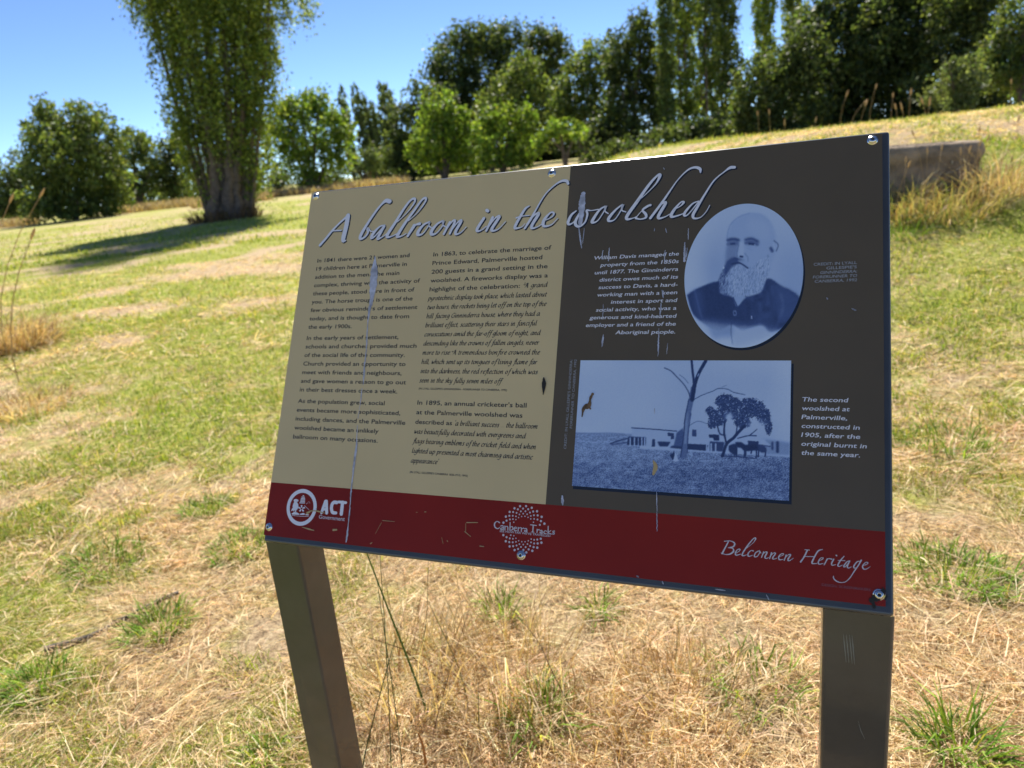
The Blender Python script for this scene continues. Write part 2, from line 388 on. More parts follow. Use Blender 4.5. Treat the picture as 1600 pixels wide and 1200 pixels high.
stalk([(835, 530), (770, 330), (690, 150)], 1.85, 1.70, 0.0021, pl, 'pale straw stalk leaning left beside the upright pale one')
stalk([(560, 960), (660, 590), (745, 330)], 1.52, 1.60, 0.0018, br_, 'brown stalk leaning right, between the posts')
stalk([(1320, 940), (1150, 620), (1100, 490), (905, 260)], 1.52, 1.70, 0.0020, br_, 'brown bent stalk sweeping down to the right under the sign')
stalk([(795, 930), (790, 690)], 1.52, 1.52, 0.0022, dg, 'short dark green stalk at the middle of the gap under the sign')
stalk([(1640, 620), (1400, 725), (1220, 812)], 1.62, 1.52, 0.0021, pl, 'long straw lying low to the left of the right post')
stalk([(1000, 1035), (800, 955), (650, 900)], 1.46, 1.50, 0.0022, pl, 'straw stem lying across the tufts, nearest the camera')
stalk([(530, 1110), (515, 1000), (490, 945)], 1.40, 1.40, 0.0050, (0.42, 0.20, 0.05), 'curled orange brown leaf standing near the left post', 'dead_leaf')
stalk([(620, 640), (600, 420), (640, 190)], 1.75, 1.80, 0.0020, pl, 'short pale straw left of the pale upright stalk')
stalk([(900, 900), (840, 650), (740, 530)], 1.55, 1.62, 0.0022, (0.5, 0.34, 0.15), 'tan stalk bending left over the straw mid gap')

for lab, px, py, n, rad, h in (('tall dry grass clump standing between the posts, nearest the left one', 640, 1090, 260, 0.17, 0.42), ('upright straw clump between the posts, under the dotted ring', 790, 1060, 260, 0.2, 0.36),
        ('matted straw clump between the posts, nearest the right one', 1060, 1110, 420, 0.22, 0.2), ('low straw clump at the bottom middle of the photo', 860, 1180, 330, 0.22, 0.2)):
    tussock('dry_tussock', ground(px, py), lab, 'grass tussock', 'dry clumps between the posts', n, rad, h, 0.0030, DRY, 0.45)
for k, (x0, y0, x1, y1, Y) in enumerate([(12, 560, 56, 288, 4.6), (-12, 560, 10, 300, 4.4), (30, 600, 44, 360, 4.2)]):
    p = ground(x0, y0); q = at(x1, y1, p[1]); L = q[2]-p[2]
    o = seed_stalk(np.zeros(3), 0.0, L, abs(q[0]-p[0])/L, None, 0.006, 0.12, 0.013); o.location = p
    tag(o, ['tall dry seed stalk at the left edge, tallest and leaning right', 'dry seed stalk cut by the left edge of the photo', 'shorter dry seed stalk at the left edge, below the leaning one'][k], 'grass stalk', 'seed stalks at the left edge')

# the dark stick on the grass
def stick():
    a, b = ground(70, 1028), ground(278, 936); b2 = Bag()
    ts = np.linspace(0, 1, 14); Q = [a*(1-t)+b*t+np.array([0.012*math.sin(9*t), 0.012*math.cos(7*t), 0]) for t in ts]
    for q in Q: q[2] = terrain(q[0], q[1])+0.016+0.012*math.sin(q[0]*9)
    Q = np.array(Q); b2.tube(Q-Q[0], np.linspace(0.013, 0.006, 14)*(1+0.2*RNG.random(14)), 8)
    b2.tube([Q[6]-Q[0], Q[6]-Q[0]+(0.03, 0.03, 0.015), Q[6]-Q[0]+(0.08, 0.05, 0.02)], [0.005, 0.004, 0.002], 6)
    tag(link('stick', b2.mesh('stick', True), M_stick, None, Q[0]), 'thin dark broken stick lying across the dry grass at the lower left', 'stick')
stick()

# ------------------------------------------------------------------ concrete trough
def trough():
    R = at(1549, 215, 7.0); R[2] = 1.165
    ax = np.array([-0.985, 0.17, 0.0]); ax /= np.linalg.norm(ax); bk = np.array([ax[1], -ax[0], 0.0])  # back direction
    if bk[1] < 0: bk = -bk
    Ln, Wd, Hh = 2.1, 0.62, 0.72
    e = empty('horse_trough', (R[0]+ax[0]*Ln/2+bk[0]*Wd/2, R[1]+ax[1]*Ln/2+bk[1]*Wd/2, R[2]-Hh+0.03), 'old brown concrete horse trough with rounded rim in long grass', 'trough')
    bm = bmesh.new()
    def P(a, b, z): return (ax[0]*a+bk[0]*b, ax[1]*a+bk[1]*b, z+0.03*a)
    nx, nz_ = 28, 9
    # outer shell: slightly tapering, thick rolled rim, open basin
    def ring(l, w, z, r):
        pts = []
        for cx, cy, a0 in ((l/2-r, w/2-r, 0), (-l/2+r, w/2-r, 90), (-l/2+r, -w/2+r, 180), (l/2-r, -w/2+r, 270)):
            for k in range(6):
                t = math.radians(a0+18*k); pts.append(bm.verts.new(P(cx+r*math.cos(t), cy+r*math.sin(t), z+0.006*vnoise(cx*9+k, z*30))))
        return pts
    prof = [(Ln-0.14, Wd-0.14, 0, .10), (Ln-0.10, Wd-0.10, 0.2, .10), (Ln-0.07, Wd-0.07, 0.42, .11), (Ln-0.06, Wd-0.06, 0.52, .11),
            (Ln-0.02, Wd-0.02, 0.55, .12), (Ln, Wd, 0.585, .12), (Ln, Wd, 0.615, .12), (Ln-0.012, Wd-0.012, 0.645, .115), (Ln-0.04, Wd-0.04, 0.672, .10), (Ln-0.08, Wd-0.08, 0.69, .09), (Ln-0.13, Wd-0.13, 0.70, .085),
            (Ln-0.19, Wd-0.19, 0.70, .07), (Ln-0.22, Wd-0.22, 0.67, .06), (Ln-0.28, Wd-0.28, 0.30, .05)]
    rs = [ring(*p) for p in prof]
    for a, b in zip(rs, rs[1:]):
        m = len(a)
        for k in range(m): bm.faces.new((a[k], a[(k+1) % m], b[(k+1) % m], b[k]))
    bm.faces.new(rs[-1]); bm.faces.new(list(reversed(rs[0])))
    bmesh.ops.recalc_face_normals(bm, faces=bm.faces)
    link('basin', bm_mesh('basin', bm, True), M_conc, e)
    # pale repaired crack on the front face, and a pale chip
    fr = lambda a, z: np.array(P(a, -Wd/2+0.018, z))
    b = Bag(); b.tube([fr(-Ln/2+0.15+0.1*q, 0.0) for q in (0, 1)], 0.002, 5)
    b = Bag(); pts = [(-0.82, .55), (-0.84, .52), (-0.845, .49), (-0.80, .46), (-0.75, .43), (-0.70, .42), (-0.66, .40)]
    b.tube([fr(a, z) for a, z in pts], [0.004, 0.008, 0.006, 0.007, 0.006, 0.006, 0.003], 6)
    b.tube([fr(-0.93+0.2, .53), fr(-0.93+0.205, .50)], [0.012, 0.008], 6)
    link('repaired_crack', b.mesh('repaired_crack', True), M_crack, e)
    b = Bag()
trough()

# seed heads along the crest of the rise
def crest():
    spec = [(1312, 198, 1322, 150), (1330, 196, 1350, 158), (1358, 190, 1368, 137), (1345, 195, 1352, 165), (1392, 190, 1395, 152), (1402, 188, 1400, 170),
            (1412, 186, 1410, 172), (1420, 186, 1423, 148), (1446, 183, 1442, 160), (1450, 182, 1452, 165), (1186, 214, 1184, 180), (1203, 212, 1202, 178), (1226, 208, 1226, 196), (1578, 166, 1580, 130), (1272, 203, 1274, 190)]
    for k, (x0, y0, x1, y1) in enumerate(spec):
        d = ray(x0, y0); d = d/d[1]
        Ys = np.linspace(7, 19, 240); P = EYE+d[None]*Ys[:, None]; Y = Ys[np.argmin(P[:, 2]-terrain(P[:, 0], P[:, 1]))]
        p = at(x0, y0, Y); p[2] = float(terrain(p[0], p[1]))-0.01; q = at(x1, y1, Y)
        L = max(0.2, q[2]-p[2]); t = abs(q[0]-p[0])/L
        o = seed_stalk(np.zeros(3), 0 if q[0] > p[0] else math.pi, L, t, None, 0.005, 0.13 if k % 3 else 0.18, 0.017)
        o.location = p
        side = 'left of the trough' if k in (10, 11, 12, 14) else ('far right of the trough' if k == 13 else 'behind the trough')
        tag(o, 'dry grass stalk with pale seed head on the skyline, ' + side, 'grass stalk', 'seed head stalks on the skyline')
crest()

# far dry grass under the trees: too many to count
def far_dry():
    B = Bag()
    for (x0, x1, Y, n, h) in ((405, 640, 92, 5000, 1.15), (180, 330, 96, 3500, 1.3), (0, 60, 90, 1000, 1.2), (300, 425, 80, 1800, 1.0)):
        px = RNG.uniform(x0, x1, n); Yv = Y+RNG.uniform(-5, 9, n); horizon = 338-0.11*px
        P = np.array([at(a, b, y) for a, b, y in zip(px, horizon+1580/Yv, Yv)]); P[:, 2] = terrain(P[:, 0], P[:, 1])-0.05
        V, F, C = blades(P, RNG.uniform(0, 6.28, n), np.clip(RNG.normal(1.2, 0.25, n), 0.4, 1.55), h*RNG.uniform(0.5, 1.15, n), RNG.uniform(0.05, 0.13, n), pick(np.array([[0.34, 0.27, 0.17], [0.42, 0.34, 0.22], [0.28, 0.21, 0.13]]), n), 0.7)
        B.add(V, F, C)
    tag(link('long_dry_grass', B.mesh('long_dry_grass'), M_blade), 'band of long reddish dry grass along the foot of the far trees', 'dry grass', kind='stuff')
far_dry()

# ------------------------------------------------------------------ trees
PAL = dict(
    poplar=np.array([[0.10, 0.145, 0.028], [0.14, 0.19, 0.036], [0.065, 0.10, 0.02], [0.19, 0.235, 0.05]]),
    dark=np.array([[0.046, 0.072, 0.024], [0.060, 0.092, 0.030], [0.036, 0.055, 0.020], [0.095, 0.125, 0.042]]),
    mid=np.array([[0.072, 0.108, 0.030], [0.095, 0.135, 0.038], [0.055, 0.088, 0.026], [0.13, 0.165, 0.05]]),
    bright=np.array([[0.10, 0.17, 0.026], [0.13, 0.20, 0.032], [0.07, 0.12, 0.02], [0.17, 0.23, 0.045]]),
    grey=np.array([[0.085, 0.115, 0.050], [0.11, 0.14, 0.060], [0.065, 0.09, 0.040]]),
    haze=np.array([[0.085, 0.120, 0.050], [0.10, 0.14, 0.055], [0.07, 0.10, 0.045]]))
def crown_mesh(lobes, Y, pal, leaf_px, dens, origin, depth_k=0.9, upright=0.0, clump=0.5):
    Vs, Fs, Cs = [], [], []; nn = 0
    for (cx, cy, rx, ry) in lobes:
        Yl = Y*(1+RNG.uniform(-0.02, 0.02)); c = at(cx, cy, Yl); k = depth(c)/FPX
        A = np.array([rx*k, min(rx, ry*1.3)*k*depth_k, ry*k]); leaf = leaf_px*k
        n = int(2.6*dens*math.pi*rx*ry/(leaf_px**2*0.5)); ncl = max(6, int(n/26))
        q = RNG.normal(size=(ncl, 3)); q /= np.linalg.norm(q, axis=1)[:, None]; q *= (RNG.uniform(0.15, 1.0, ncl)**0.45)[:, None]
        q *= 1+0.10*RNG.normal(size=(ncl, 1))
        cl = c+q*A; rc = clump*leaf*3.2*RNG.uniform(0.5, 1.5, ncl)
        idx = RNG.integers(0, ncl, n); g = RNG.normal(size=(n, 3))*rc[idx][:, None]*0.62
        g[:, 2] *= 1+upright
        p = cl[idx]+g
        p[:, 2] = np.maximum(p[:, 2], terrain(p[:, 0], p[:, 1])+0.05)
        a = RNG.normal(size=(n, 3)); a[:, 2] += upright*1.5; a /= np.linalg.norm(a, axis=1)[:, None]
        b = np.cross(a, RNG.normal(size=(n, 3))); b /= np.linalg.norm(b, axis=1)[:, None]
        L = leaf*RNG.uniform(0.55, 1.35, n)[:, None]
        V = np.stack([p-a*L*0.5, p+b*L*0.36, p+a*L*0.6, p-b*L*0.36], 1).reshape(-1, 3)
        i = np.arange(n)[:, None]*4
        tone = (1+0.28*RNG.normal(size=(ncl, 1)).clip(-1.5, 1.8))[idx]
        C = pick(pal*1.35, n)*tone
        Vs.append(V); Fs.append(np.concatenate([i+[0, 1, 2], i+[0, 2, 3]])+nn); Cs.append(np.repeat(C, 4, 0)); nn += len(V)
    return np_mesh('crown', np.concatenate(Vs)-origin, np.concatenate(Fs), np.clip(np.concatenate(Cs), 0.004, 0.6))
def tree(name, label, pal, Y, lobes, base, stems=None, trunk_px=6, leaf_px=5, dens=1.6, group=None, upright=0.0, clump=0.5, depth_k=0.9, bole=None):
    """lobes are crown masses, given where and how large they appear; they stand Y metres off at true size"""
    b = at(base[0], base[1], Y); b[2] = float(terrain(b[0], b[1]))
    e = empty(name, b, label, 'tree' if 'shrub' not in name else 'shrub', group)
    k = depth(b)/FPX
    B = Bag()
    if stems is None:
        tops = sorted(lobes, key=lambda l: l[1])[:3]
        stems = [[base, ((base[0]*0.6+t[0]*0.4), base[1]*0.5+t[1]*0.5), (t[0], t[1])] for t in tops] + [[(base[0], base[1]), (base[0]*0.5+l[0]*0.5, base[1]*0.55+l[1]*0.45), (l[0], l[1])] for l in lobes[:3]]
    for j, s in enumerate(stems):
        off = RNG.normal(0, 0.25*trunk_px*k, 3)*np.array([1, 1, 0]); m = len(s)
        P = [at(x, y, Y)+off*(i+0.5)/m for i, (x, y) in enumerate(s)]
        P[0] = np.array([P[0][0], P[0][1], float(terrain(P[0][0], P[0][1]))-0.1])
        t = np.linspace(0, m-1, 4*m); Q = np.stack([np.interp(t, np.arange(m), np.array(P)[:, q]) for q in range(3)], 1)
        for _ in range(2): Q[1:-1] = (Q[:-2]+2*Q[1:-1]+Q[2:])/4
        r = trunk_px*k*0.5*(1 if j == 0 else 0.75)
        B.tube(Q-b, np.linspace(r*1.25, r*0.22, len(Q))*(1+0.08*RNG.normal(size=len(Q))), 8)
    if bole:
        for line in bole:
            dy = RNG.uniform(-0.7, 0.5); Q = np.array([at(x, y, Y)-b+np.array([0, dy*(1-0.5*i/len(line)), 0]) for i, (x, y, w) in enumerate(line)]); Q[0][2] = -0.1
            t = np.linspace(0, len(line)-1, 14); Q2 = np.stack([np.interp(t, np.arange(len(line)), Q[:, q]) for q in range(3)], 1)
            B.tube(Q2+RNG.normal(0, 0.04, Q2.shape), np.interp(t, np.arange(len(line)), [w for _, _, w in line])*k*(1+0.12*RNG.normal(size=14)), 9)
    link('trunk', B.mesh('trunk', True), M_bark, e)
    link('crown', crown_mesh(lobes, Y, PAL[pal], leaf_px, dens, b, depth_k, upright, clump), M_leaf, e)
    return e

G1 = 'trees around the far meadow'
_pl = []; _ps = []
for j, tx in enumerate((232, 252, 273, 296, 320, 343, 367, 390, 408, 422)):
    bx = 329+7.0*j; path = lambda y: bx+(tx-bx)*min(1.15, max(0, (318-y)/320.0))**0.85
    for y in range(268, -190, -48):
        yy = y+RNG.uniform(-16, 16)
        if (2 <= j <= 7 and yy > 245) or (3 <= j <= 6 and yy > 170 and RNG.random() < 0.45) or (j in (0, 9) and RNG.random() < 0.2): continue
        _pl.append((path(yy)+RNG.normal(0, 3), yy, (13+14*sm(300, 60, yy))*RNG.uniform(0.7, 1.35), 40*RNG.uniform(0.7, 1.4)))
    if j % 1 == 0: _ps.append([(bx, 345), (path(250), 250), (path(150), 150), (path(40), 40), (path(-90), -90)])
_pl += [(345, -230, 80, 90), (345, -340, 60, 90), (345, -430, 40, 80), (464, 14, 24, 17), (476, 2, 14, 24), (448, 30, 12, 10), (314, 276, 22, 40), (396, 270, 20, 46), (308, 240, 24, 40), (345, -520, 45, 90), (345, -330, 80, 90), (352, 200, 40, 40)]
tree('poplar_tree', 'tall many stemmed poplar standing alone left of the sign, casting a long shadow', 'poplar', 38.7, _pl,
     (350, 343), _ps, 9, 4.6, 1.15, None, 0.7, 0.72, 2.0, bole=[[(330, 346, 9), (335, 320, 7), (338, 285, 5), (325, 220, 3.5)], [(341, 346, 11), (343, 315, 8), (341, 270, 6), (318, 160, 4), (296, 60, 3)], [(354, 347, 11), (353, 310, 9), (347, 250, 6), (330, 120, 4.5), (318, 0, 3)], [(366, 347, 12), (363, 310, 9), (362, 250, 7), (358, 130, 5), (352, 0, 3)], [(378, 346, 11), (374, 315, 8), (376, 260, 6), (384, 140, 4), (390, 20, 3)], [(390, 346, 9), (384, 322, 7), (386, 290, 5), (398, 200, 3.5)], [(399, 346, 6), (394, 325, 4.5), (396, 300, 3)]])
tussock('dry_tussock', at(355, 345, 38.0), 'brown dry grass ring round the foot of the lone poplar', 'grass tussock', None, 320, 1.9, 0.9, 0.05, np.array([[0.17, 0.11, 0.06], [0.24, 0.15, 0.08], [0.12, 0.075, 0.04]]), 0.28)
tree('broad_tree', 'dark round bushy tree at the left, its leaves reaching the ground', 'mid', 85, [(112, 322, 84, 20), (118, 240, 74, 62), (88, 205, 42, 42), (150, 225, 48, 50), (112, 300, 86, 40), (165, 290, 42, 45), (70, 275, 34, 50), (72, 178, 16, 22), (128, 182, 26, 20), (60, 220, 22, 25)], (120, 340), leaf_px=5, dens=2.2, group=G1)
tree('broad_tree', 'lighter green tree just right of the dark bushy tree', 'mid', 115, [(212, 262, 42, 52), (205, 225, 26, 24), (240, 255, 26, 40), (195, 290, 40, 24)], (215, 322), leaf_px=4.5, dens=2, group=G1)
tree('broad_tree', 'small dark tree at the far left edge', 'dark', 125, [(22, 285, 36, 40), (4, 300, 26, 40), (38, 262, 18, 24), (18, 318, 44, 18)], (20, 340), leaf_px=4.5, dens=2, group=G1)
tree('broad_tree', 'dark narrow tree half hidden behind the lone poplar', 'dark', 118, [(268, 262, 26, 44), (262, 285, 20, 28), (282, 240, 22, 30), (275, 296, 34, 16)], (268, 312), leaf_px=4.5, dens=2, group=G1)
tree('broad_tree', 'bright green round tree right of the lone poplar, with a dark foot', 'bright', 98, [(490, 210, 56, 50), (448, 195, 30, 42), (530, 215, 24, 52), (482, 255, 58, 32), (470, 165, 34, 22), (500, 160, 22, 22), (430, 225, 22, 40), (488, 285, 26, 16)], (488, 300), leaf_px=5, dens=1.9, group=G1)
for k, (x0, y0, x1, y1, r) in enumerate([(534, 142, 552, 262, 8), (555, 137, 578, 262, 9), (571, 156, 588, 262, 6), (582, 162, 594, 262, 5.5), (599, 132, 606, 262, 11), (612, 150, 618, 262, 8)]):
    ls = [(x0+(x1-x0)*t, y0+8+(y1-y0-8)*t, r*(0.45+0.75*math.sin(min(1, t*1.4+0.25)*1.57)), 20) for t in np.linspace(0.04, 0.95, 7)]
    tree('poplar_tree', ['slim far poplar behind the bright round tree, leftmost of the row', 'tallest leaning far poplar of the row left of the dark grove', 'thin far poplar between the leaning one and the next', 'thinnest far poplar in the row of six', 'wide far poplar at the right end of the row', 'short far poplar touching the dark grove'][k], 'haze', 150+4*k, ls, (x1+2, 272), [[(x1, 272), (x1*0.5+x0*0.5, 200), (x0, y0+10)]], 3, 3, 2.6, 'row of slim far poplars', 0.8, 0.2)
tree('low_shrub', 'pale green low shrub at the foot of the far poplars', 'haze', 140, [(565, 252, 30, 16), (590, 248, 25, 20), (545, 258, 20, 12)], (570, 270), leaf_px=4, dens=1.8)
tree('broad_tree', 'dark upright tree at the left end of the grove behind the sign', 'dark', 100, [(645, 205, 38, 60), (660, 160, 28, 32), (625, 240, 28, 36), (650, 255, 45, 26), (690, 180, 30, 50)], (645, 280), leaf_px=4.6, dens=2.2, group=G1)
tree('broad_tree', 'tallest dark round tree of the grove behind the sign', 'dark', 112, [(760, 110, 62, 62), (712, 90, 46, 44), (806, 92, 52, 52), (868, 88, 30, 44), (700, 150, 40, 60), (780, 62, 36, 26), (730, 60, 28, 22), (845, 130, 50, 60), (760, 175, 90, 60), (850, 60, 26, 20)], (770, 272), leaf_px=5, dens=2.1, group=G1)
tree('broad_tree', 'grey green tree in the grove, in front of the tallest dark one', 'mid', 96, [(815, 140, 46, 46), (780, 165, 40, 40), (850, 165, 40, 40), (820, 105, 26, 22)], (815, 265), leaf_px=5, dens=1.9, group=G1)
tree('broad_tree', 'wide dark tree far behind the bright shrubs, filling the grove', 'dark', 135, [(700, 225, 70, 48), (790, 215, 80, 60), (880, 215, 70, 52), (940, 225, 50, 40), (650, 245, 40, 30), (830, 250, 110, 20), (720, 258, 80, 18)], (800, 264), leaf_px=5, dens=1.8, group=G1)
tree('broad_shrub', 'bright green leafy shrub above the left half of the sign', 'bright', 76, [(692, 215, 48, 40), (690, 172, 30, 28), (665, 235, 30, 26), (730, 230, 34, 36), (715, 190, 24, 24), (690, 250, 50, 18)], (695, 276), leaf_px=5, dens=2.2, group=G1, clump=0.42)
tree('broad_shrub', 'bright green shrub with a tiered top, right of the leafy one', 'bright', 72, [(772, 225, 42, 34), (800, 178, 38, 18), (765, 188, 30, 20), (815, 225, 30, 30), (825, 195, 16, 24), (790, 250, 46, 14)], (785, 270), leaf_px=5, dens=2.2, group=G1, clump=0.38)
tree('umbrella_tree', 'small flat topped bright tree on a bare trunk, above the sign', 'bright', 66, [(878, 204, 38, 13), (850, 214, 18, 12), (905, 210, 16, 10), (842, 230, 12, 12), (880, 194, 24, 9)], (884, 262), [[(884, 262), (882, 238), (878, 205)], [(884, 262), (880, 235), (855, 214)], [(884, 262), (888, 235), (900, 210)]], 7, 4.6, 2.6, G1, clump=0.28)
tree('broad_tree', 'yellow tipped mid green tree behind the flat topped one', 'mid', 90, [(905, 160, 46, 44), (895, 125, 34, 30), (940, 185, 40, 44), (925, 90, 32, 30), (945, 110, 22, 40), (880, 175, 26, 30)], (910, 262), leaf_px=5, dens=1.9, group=G1)
tree('broad_tree', 'dark pointed tree left of the tall poplar clump', 'dark', 82, [(985, 110, 42, 60), (1002, 55, 26, 34), (965, 90, 24, 40), (985, 190, 60, 54), (1020, 140, 30, 70), (1005, 35, 14, 18), (960, 215, 60, 32)], (985, 250), leaf_px=5, dens=2.3, group=G1)
for k, (cx, w, top) in enumerate([(1036, 13, -60), (1066, 22, -190), (1098, 20, -230), (1128, 22, -150)]):
    ls = [(cx+8*t+RNG.normal(0, 2), top+(215-top)*t, w*(0.5+0.65*math.sin(min(1, t*1.5+0.2)*1.57))*RNG.uniform(0.85, 1.1), 42) for t in np.linspace(0.05, 0.93, 9)]
    tree('poplar_tree', ['narrow leftmost poplar of the clump above the lettering', 'second poplar of the clump, with yellowish leaves', 'tallest poplar in the middle of the clump', 'rightmost poplar of the clump, with a gap of sky beside it'][k], 'poplar' if k == 1 else 'mid', 74+3*k, ls, (cx+10, 240), [[(cx+9, 240), (cx+5, 120), (cx, top+40)], [(cx+5, 240), (cx-2, 140), (cx-8, 20)]], 5, 4.6, 2.0, 'clump of tall poplars behind the sign', 0.8, 0.32)
for k, (cx, w, top) in enumerate([(1192, 17, -110), (1236, 15, -90)]):
    ls = [(cx+5*t, top+(150-top)*t, w*(0.55+0.55*math.sin(min(1, t*1.5+0.2)*1.57)), 38) for t in np.linspace(0.05, 0.95, 7)]
    tree('poplar_tree', ['lone far poplar rising over the dark hedge, left of two', 'lone far poplar rising over the dark hedge, right of two'][k], 'poplar', 108+5*k, ls, (cx+6, 240), [[(cx+6, 240), (cx+3, 120), (cx, top+30)]], 4, 4.4, 2.0, 'far poplars over the hedge', 0.8, 0.3)
tree('broad_shrub', 'dark low shrub mass at the foot of the poplar clump', 'dark', 62, [(1050, 222, 60, 30), (1110, 215, 50, 34), (990, 236, 50, 22), (940, 246, 44, 16), (1140, 200, 26, 26)], (1060, 250), leaf_px=5, dens=2.4)
for k, (cx, w, h, Y, pal) in enumerate([(20, 46, 22, 150, 'dark'), (95, 60, 18, 150, 'dark'), (215, 60, 22, 150, 'dark'), (300, 60, 24, 150, 'mid'), (420, 50, 26, 150, 'dark'), (515, 50, 24, 160, 'haze'), (600, 44, 22, 165, 'haze'), (665, 50, 26, 150, 'dark'), (740, 60, 28, 140, 'dark'), (825, 60, 30, 135, 'dark'), (905, 60, 34, 130, 'dark')]):
    hy = 338-0.11*cx; b = hy+1600/Y; h *= 1.5 if cx < 440 else (1.0 if cx < 640 else 1.3)
    tree('low_shrub', 'dark shrub in the far undergrowth ' + ['at the left edge of the photo', 'behind the dark bushy tree', 'under the lighter green tree', 'left of the lone poplar trunk', 'right of the lone poplar trunk', 'under the bright round tree', 'at the foot of the slim poplars', 'left of the leafy bright shrub', 'between the two bright shrubs', 'left of the flat topped tree', 'right of the flat topped tree'][k], pal, Y,
         [(cx-w*0.5, b-h*0.45, w*0.55, h*0.5), (cx, b-h*0.6, w*0.6, h*0.62), (cx+w*0.5, b-h*0.4, w*0.55, h*0.48)], (cx, b), [[(cx, b), (cx, b-h*0.7)]], 3, 4, 1.6, 'undergrowth along the far meadow edge')
G2 = 'dark trees on the rise to the right'
tree('broad_tree', 'dark leafy tree at the left end of the big hedge, with pale leaf edges', 'dark', 44, [(1190, 150, 48, 56), (1225, 115, 40, 44), (1180, 195, 36, 32), (1255, 85, 40, 50), (1240, 160, 50, 60), (1215, 205, 60, 24), (1165, 175, 20, 30)], (1205, 225), leaf_px=6, dens=2.6, group=G2)
tree('broad_tree', 'tall dark tree in the middle of the big hedge', 'dark', 48, [(1305, 70, 66, 66), (1280, 30, 40, 44), (1330, 140, 70, 66), (1290, 160, 60, 50), (1340, 20, 44, 50), (1300, 200, 70, 24), (1265, 70, 30, 40)], (1310, 220), leaf_px=6, dens=2.6, group=G2)
tree('broad_tree', 'tallest dark tree of the big hedge, cut off by the top of the photo', 'dark', 46, [(1400, 60, 70, 74), (1390, -10, 60, 60), (1410, 130, 72, 60), (1440, 20, 60, 60), (1390, 185, 70, 24), (1370, 100, 50, 60)], (1400, 210), leaf_px=6, dens=2.6, group=G2)
tree('broad_tree', 'dark tree behind the pale shrub, at the right end of the big hedge', 'dark', 42, [(1490, 60, 58, 70), (1500, -10, 56, 50), (1480, 125, 60, 50), (1540, 130, 50, 46), (1530, 30, 40, 60), (1500, 165, 80, 20), (1575, 150, 50, 24)], (1500, 195), leaf_px=6, dens=2.6, group=G2)
tree('broad_tree', 'lighter green willow like tree at the right edge of the photo', 'mid', 30, [(1578, 75, 44, 46), (1600, 30, 44, 44), (1598, 110, 46, 40), (1548, 95, 22, 30), (1560, 120, 34, 22), (1640, 70, 50, 70)], (1600, 190), leaf_px=5.5, dens=2.2, group=G2)
tree('broad_shrub', 'grey green shrub standing in front of the dark hedge, right of the seed heads', 'grey', 29, [(1490, 130, 34, 26), (1508, 105, 22, 16), (1475, 152, 32, 16), (1520, 135, 26, 22), (1500, 158, 34, 14), (1465, 135, 12, 8), (1485, 98, 10, 10)], (1495, 185), leaf_px=5.5, dens=2.0, group=G2)

# ------------------------------------------------------------------ the sign
TL = np.array([-0.3112075, 1.3015979, 1.4322591])
SU = np.array([0.92171282, -0.38787084, 0.00129848]); SV = np.array([-0.19034447, -0.45500425, -0.86990811]); SN = np.array([-0.3380028, -0.8015583, 0.49321232])
SWD, SHT = 0.9000, 0.6025
def pan(s, t, h):
    """sign face coordinates: millimetres right and down from the top left corner, metres out of the face"""
    s = np.asarray(s, float)[..., None]*1e-3; t = np.asarray(t, float)[..., None]*1e-3
    return TL + SU*s + SV*t + SN*np.asarray(h, float)[..., None]
def to_st(px, py):
    d = ray(px, py); k = ((TL-EYE) @ SN)/(d @ SN); q = EYE+d*k-TL
    return np.array([q @ SU, q @ SV])*1000
BASE = np.array([(-0.427+0.409)/2, (1.034+0.687)/2, 0.0]); BASE[2] = float(terrain(BASE[0], BASE[1]))
SIGN = empty('information_sign', BASE, 'tan, charcoal and maroon information board about a woolshed ballroom, on two steel posts', 'sign')
def slink(name, me, m): return link(name, me, m, SIGN)
HF = 0.0032    # height of the printed face above the tray front

# tray behind the plate
def box_pan(s0, s1, t0, t1, h0, h1, bev, seg=3):
    bm = bmesh.new()
    vs = [bm.verts.new(pan(s, t, h)-BASE) for h in (h0, h1) for s, t in ((s0, t0), (s1, t0), (s1, t1), (s0, t1))]
    for f in ((0, 1, 2, 3), (7, 6, 5, 4), (0, 4, 5, 1), (1, 5, 6, 2), (2, 6, 7, 3), (3, 7, 4, 0)): bm.faces.new([vs[i] for i in f])
    bmesh.ops.recalc_face_normals(bm, faces=bm.faces)
    if bev: bmesh.ops.bevel(bm, geom=bm.edges[:], offset=bev, segments=seg, profile=0.5, affect='EDGES')
    return bm
slink('tray', bm_mesh('tray', box_pan(0, 900, 0, 602.5, -0.028, 0.0, 0.004, 4)), M_tray)

# printed plate: tan, charcoal and maroon fields, thin pale edge
def plate():
    s = [2.0, 473.9, 891.2]; t = [4.6, 507.8, 592.0]
    V = []; F = []; mi = []
    for j in range(3):
        for i in range(3): V.append(pan(s[i], t[j], HF)-BASE)
    for (a, m) in (((0, 1, 4, 3), 0), ((1, 2, 5, 4), 1), ((3, 4, 7, 6), 2), ((4, 5, 8, 7), 2)): F.append(a[::-1]); mi.append(m)
    rim = [0, 1, 2, 5, 8, 7, 6, 3]; n0 = len(V)
    for r in rim:
        i, j = r % 3, r//3; V.append(pan(s[i]-0.0, t[j], 0.0006)-BASE)
    for k in range(8):
        a, b = rim[k], rim[(k+1) % 8]; F.append((a, b, n0+(k+1) % 8, n0+k)); mi.append(3)
    me = np_mesh('printed_plate', V, F, midx=mi)
    slink('printed_plate', me, [M_tan, M_dark, M_red, M_edge])
plate()

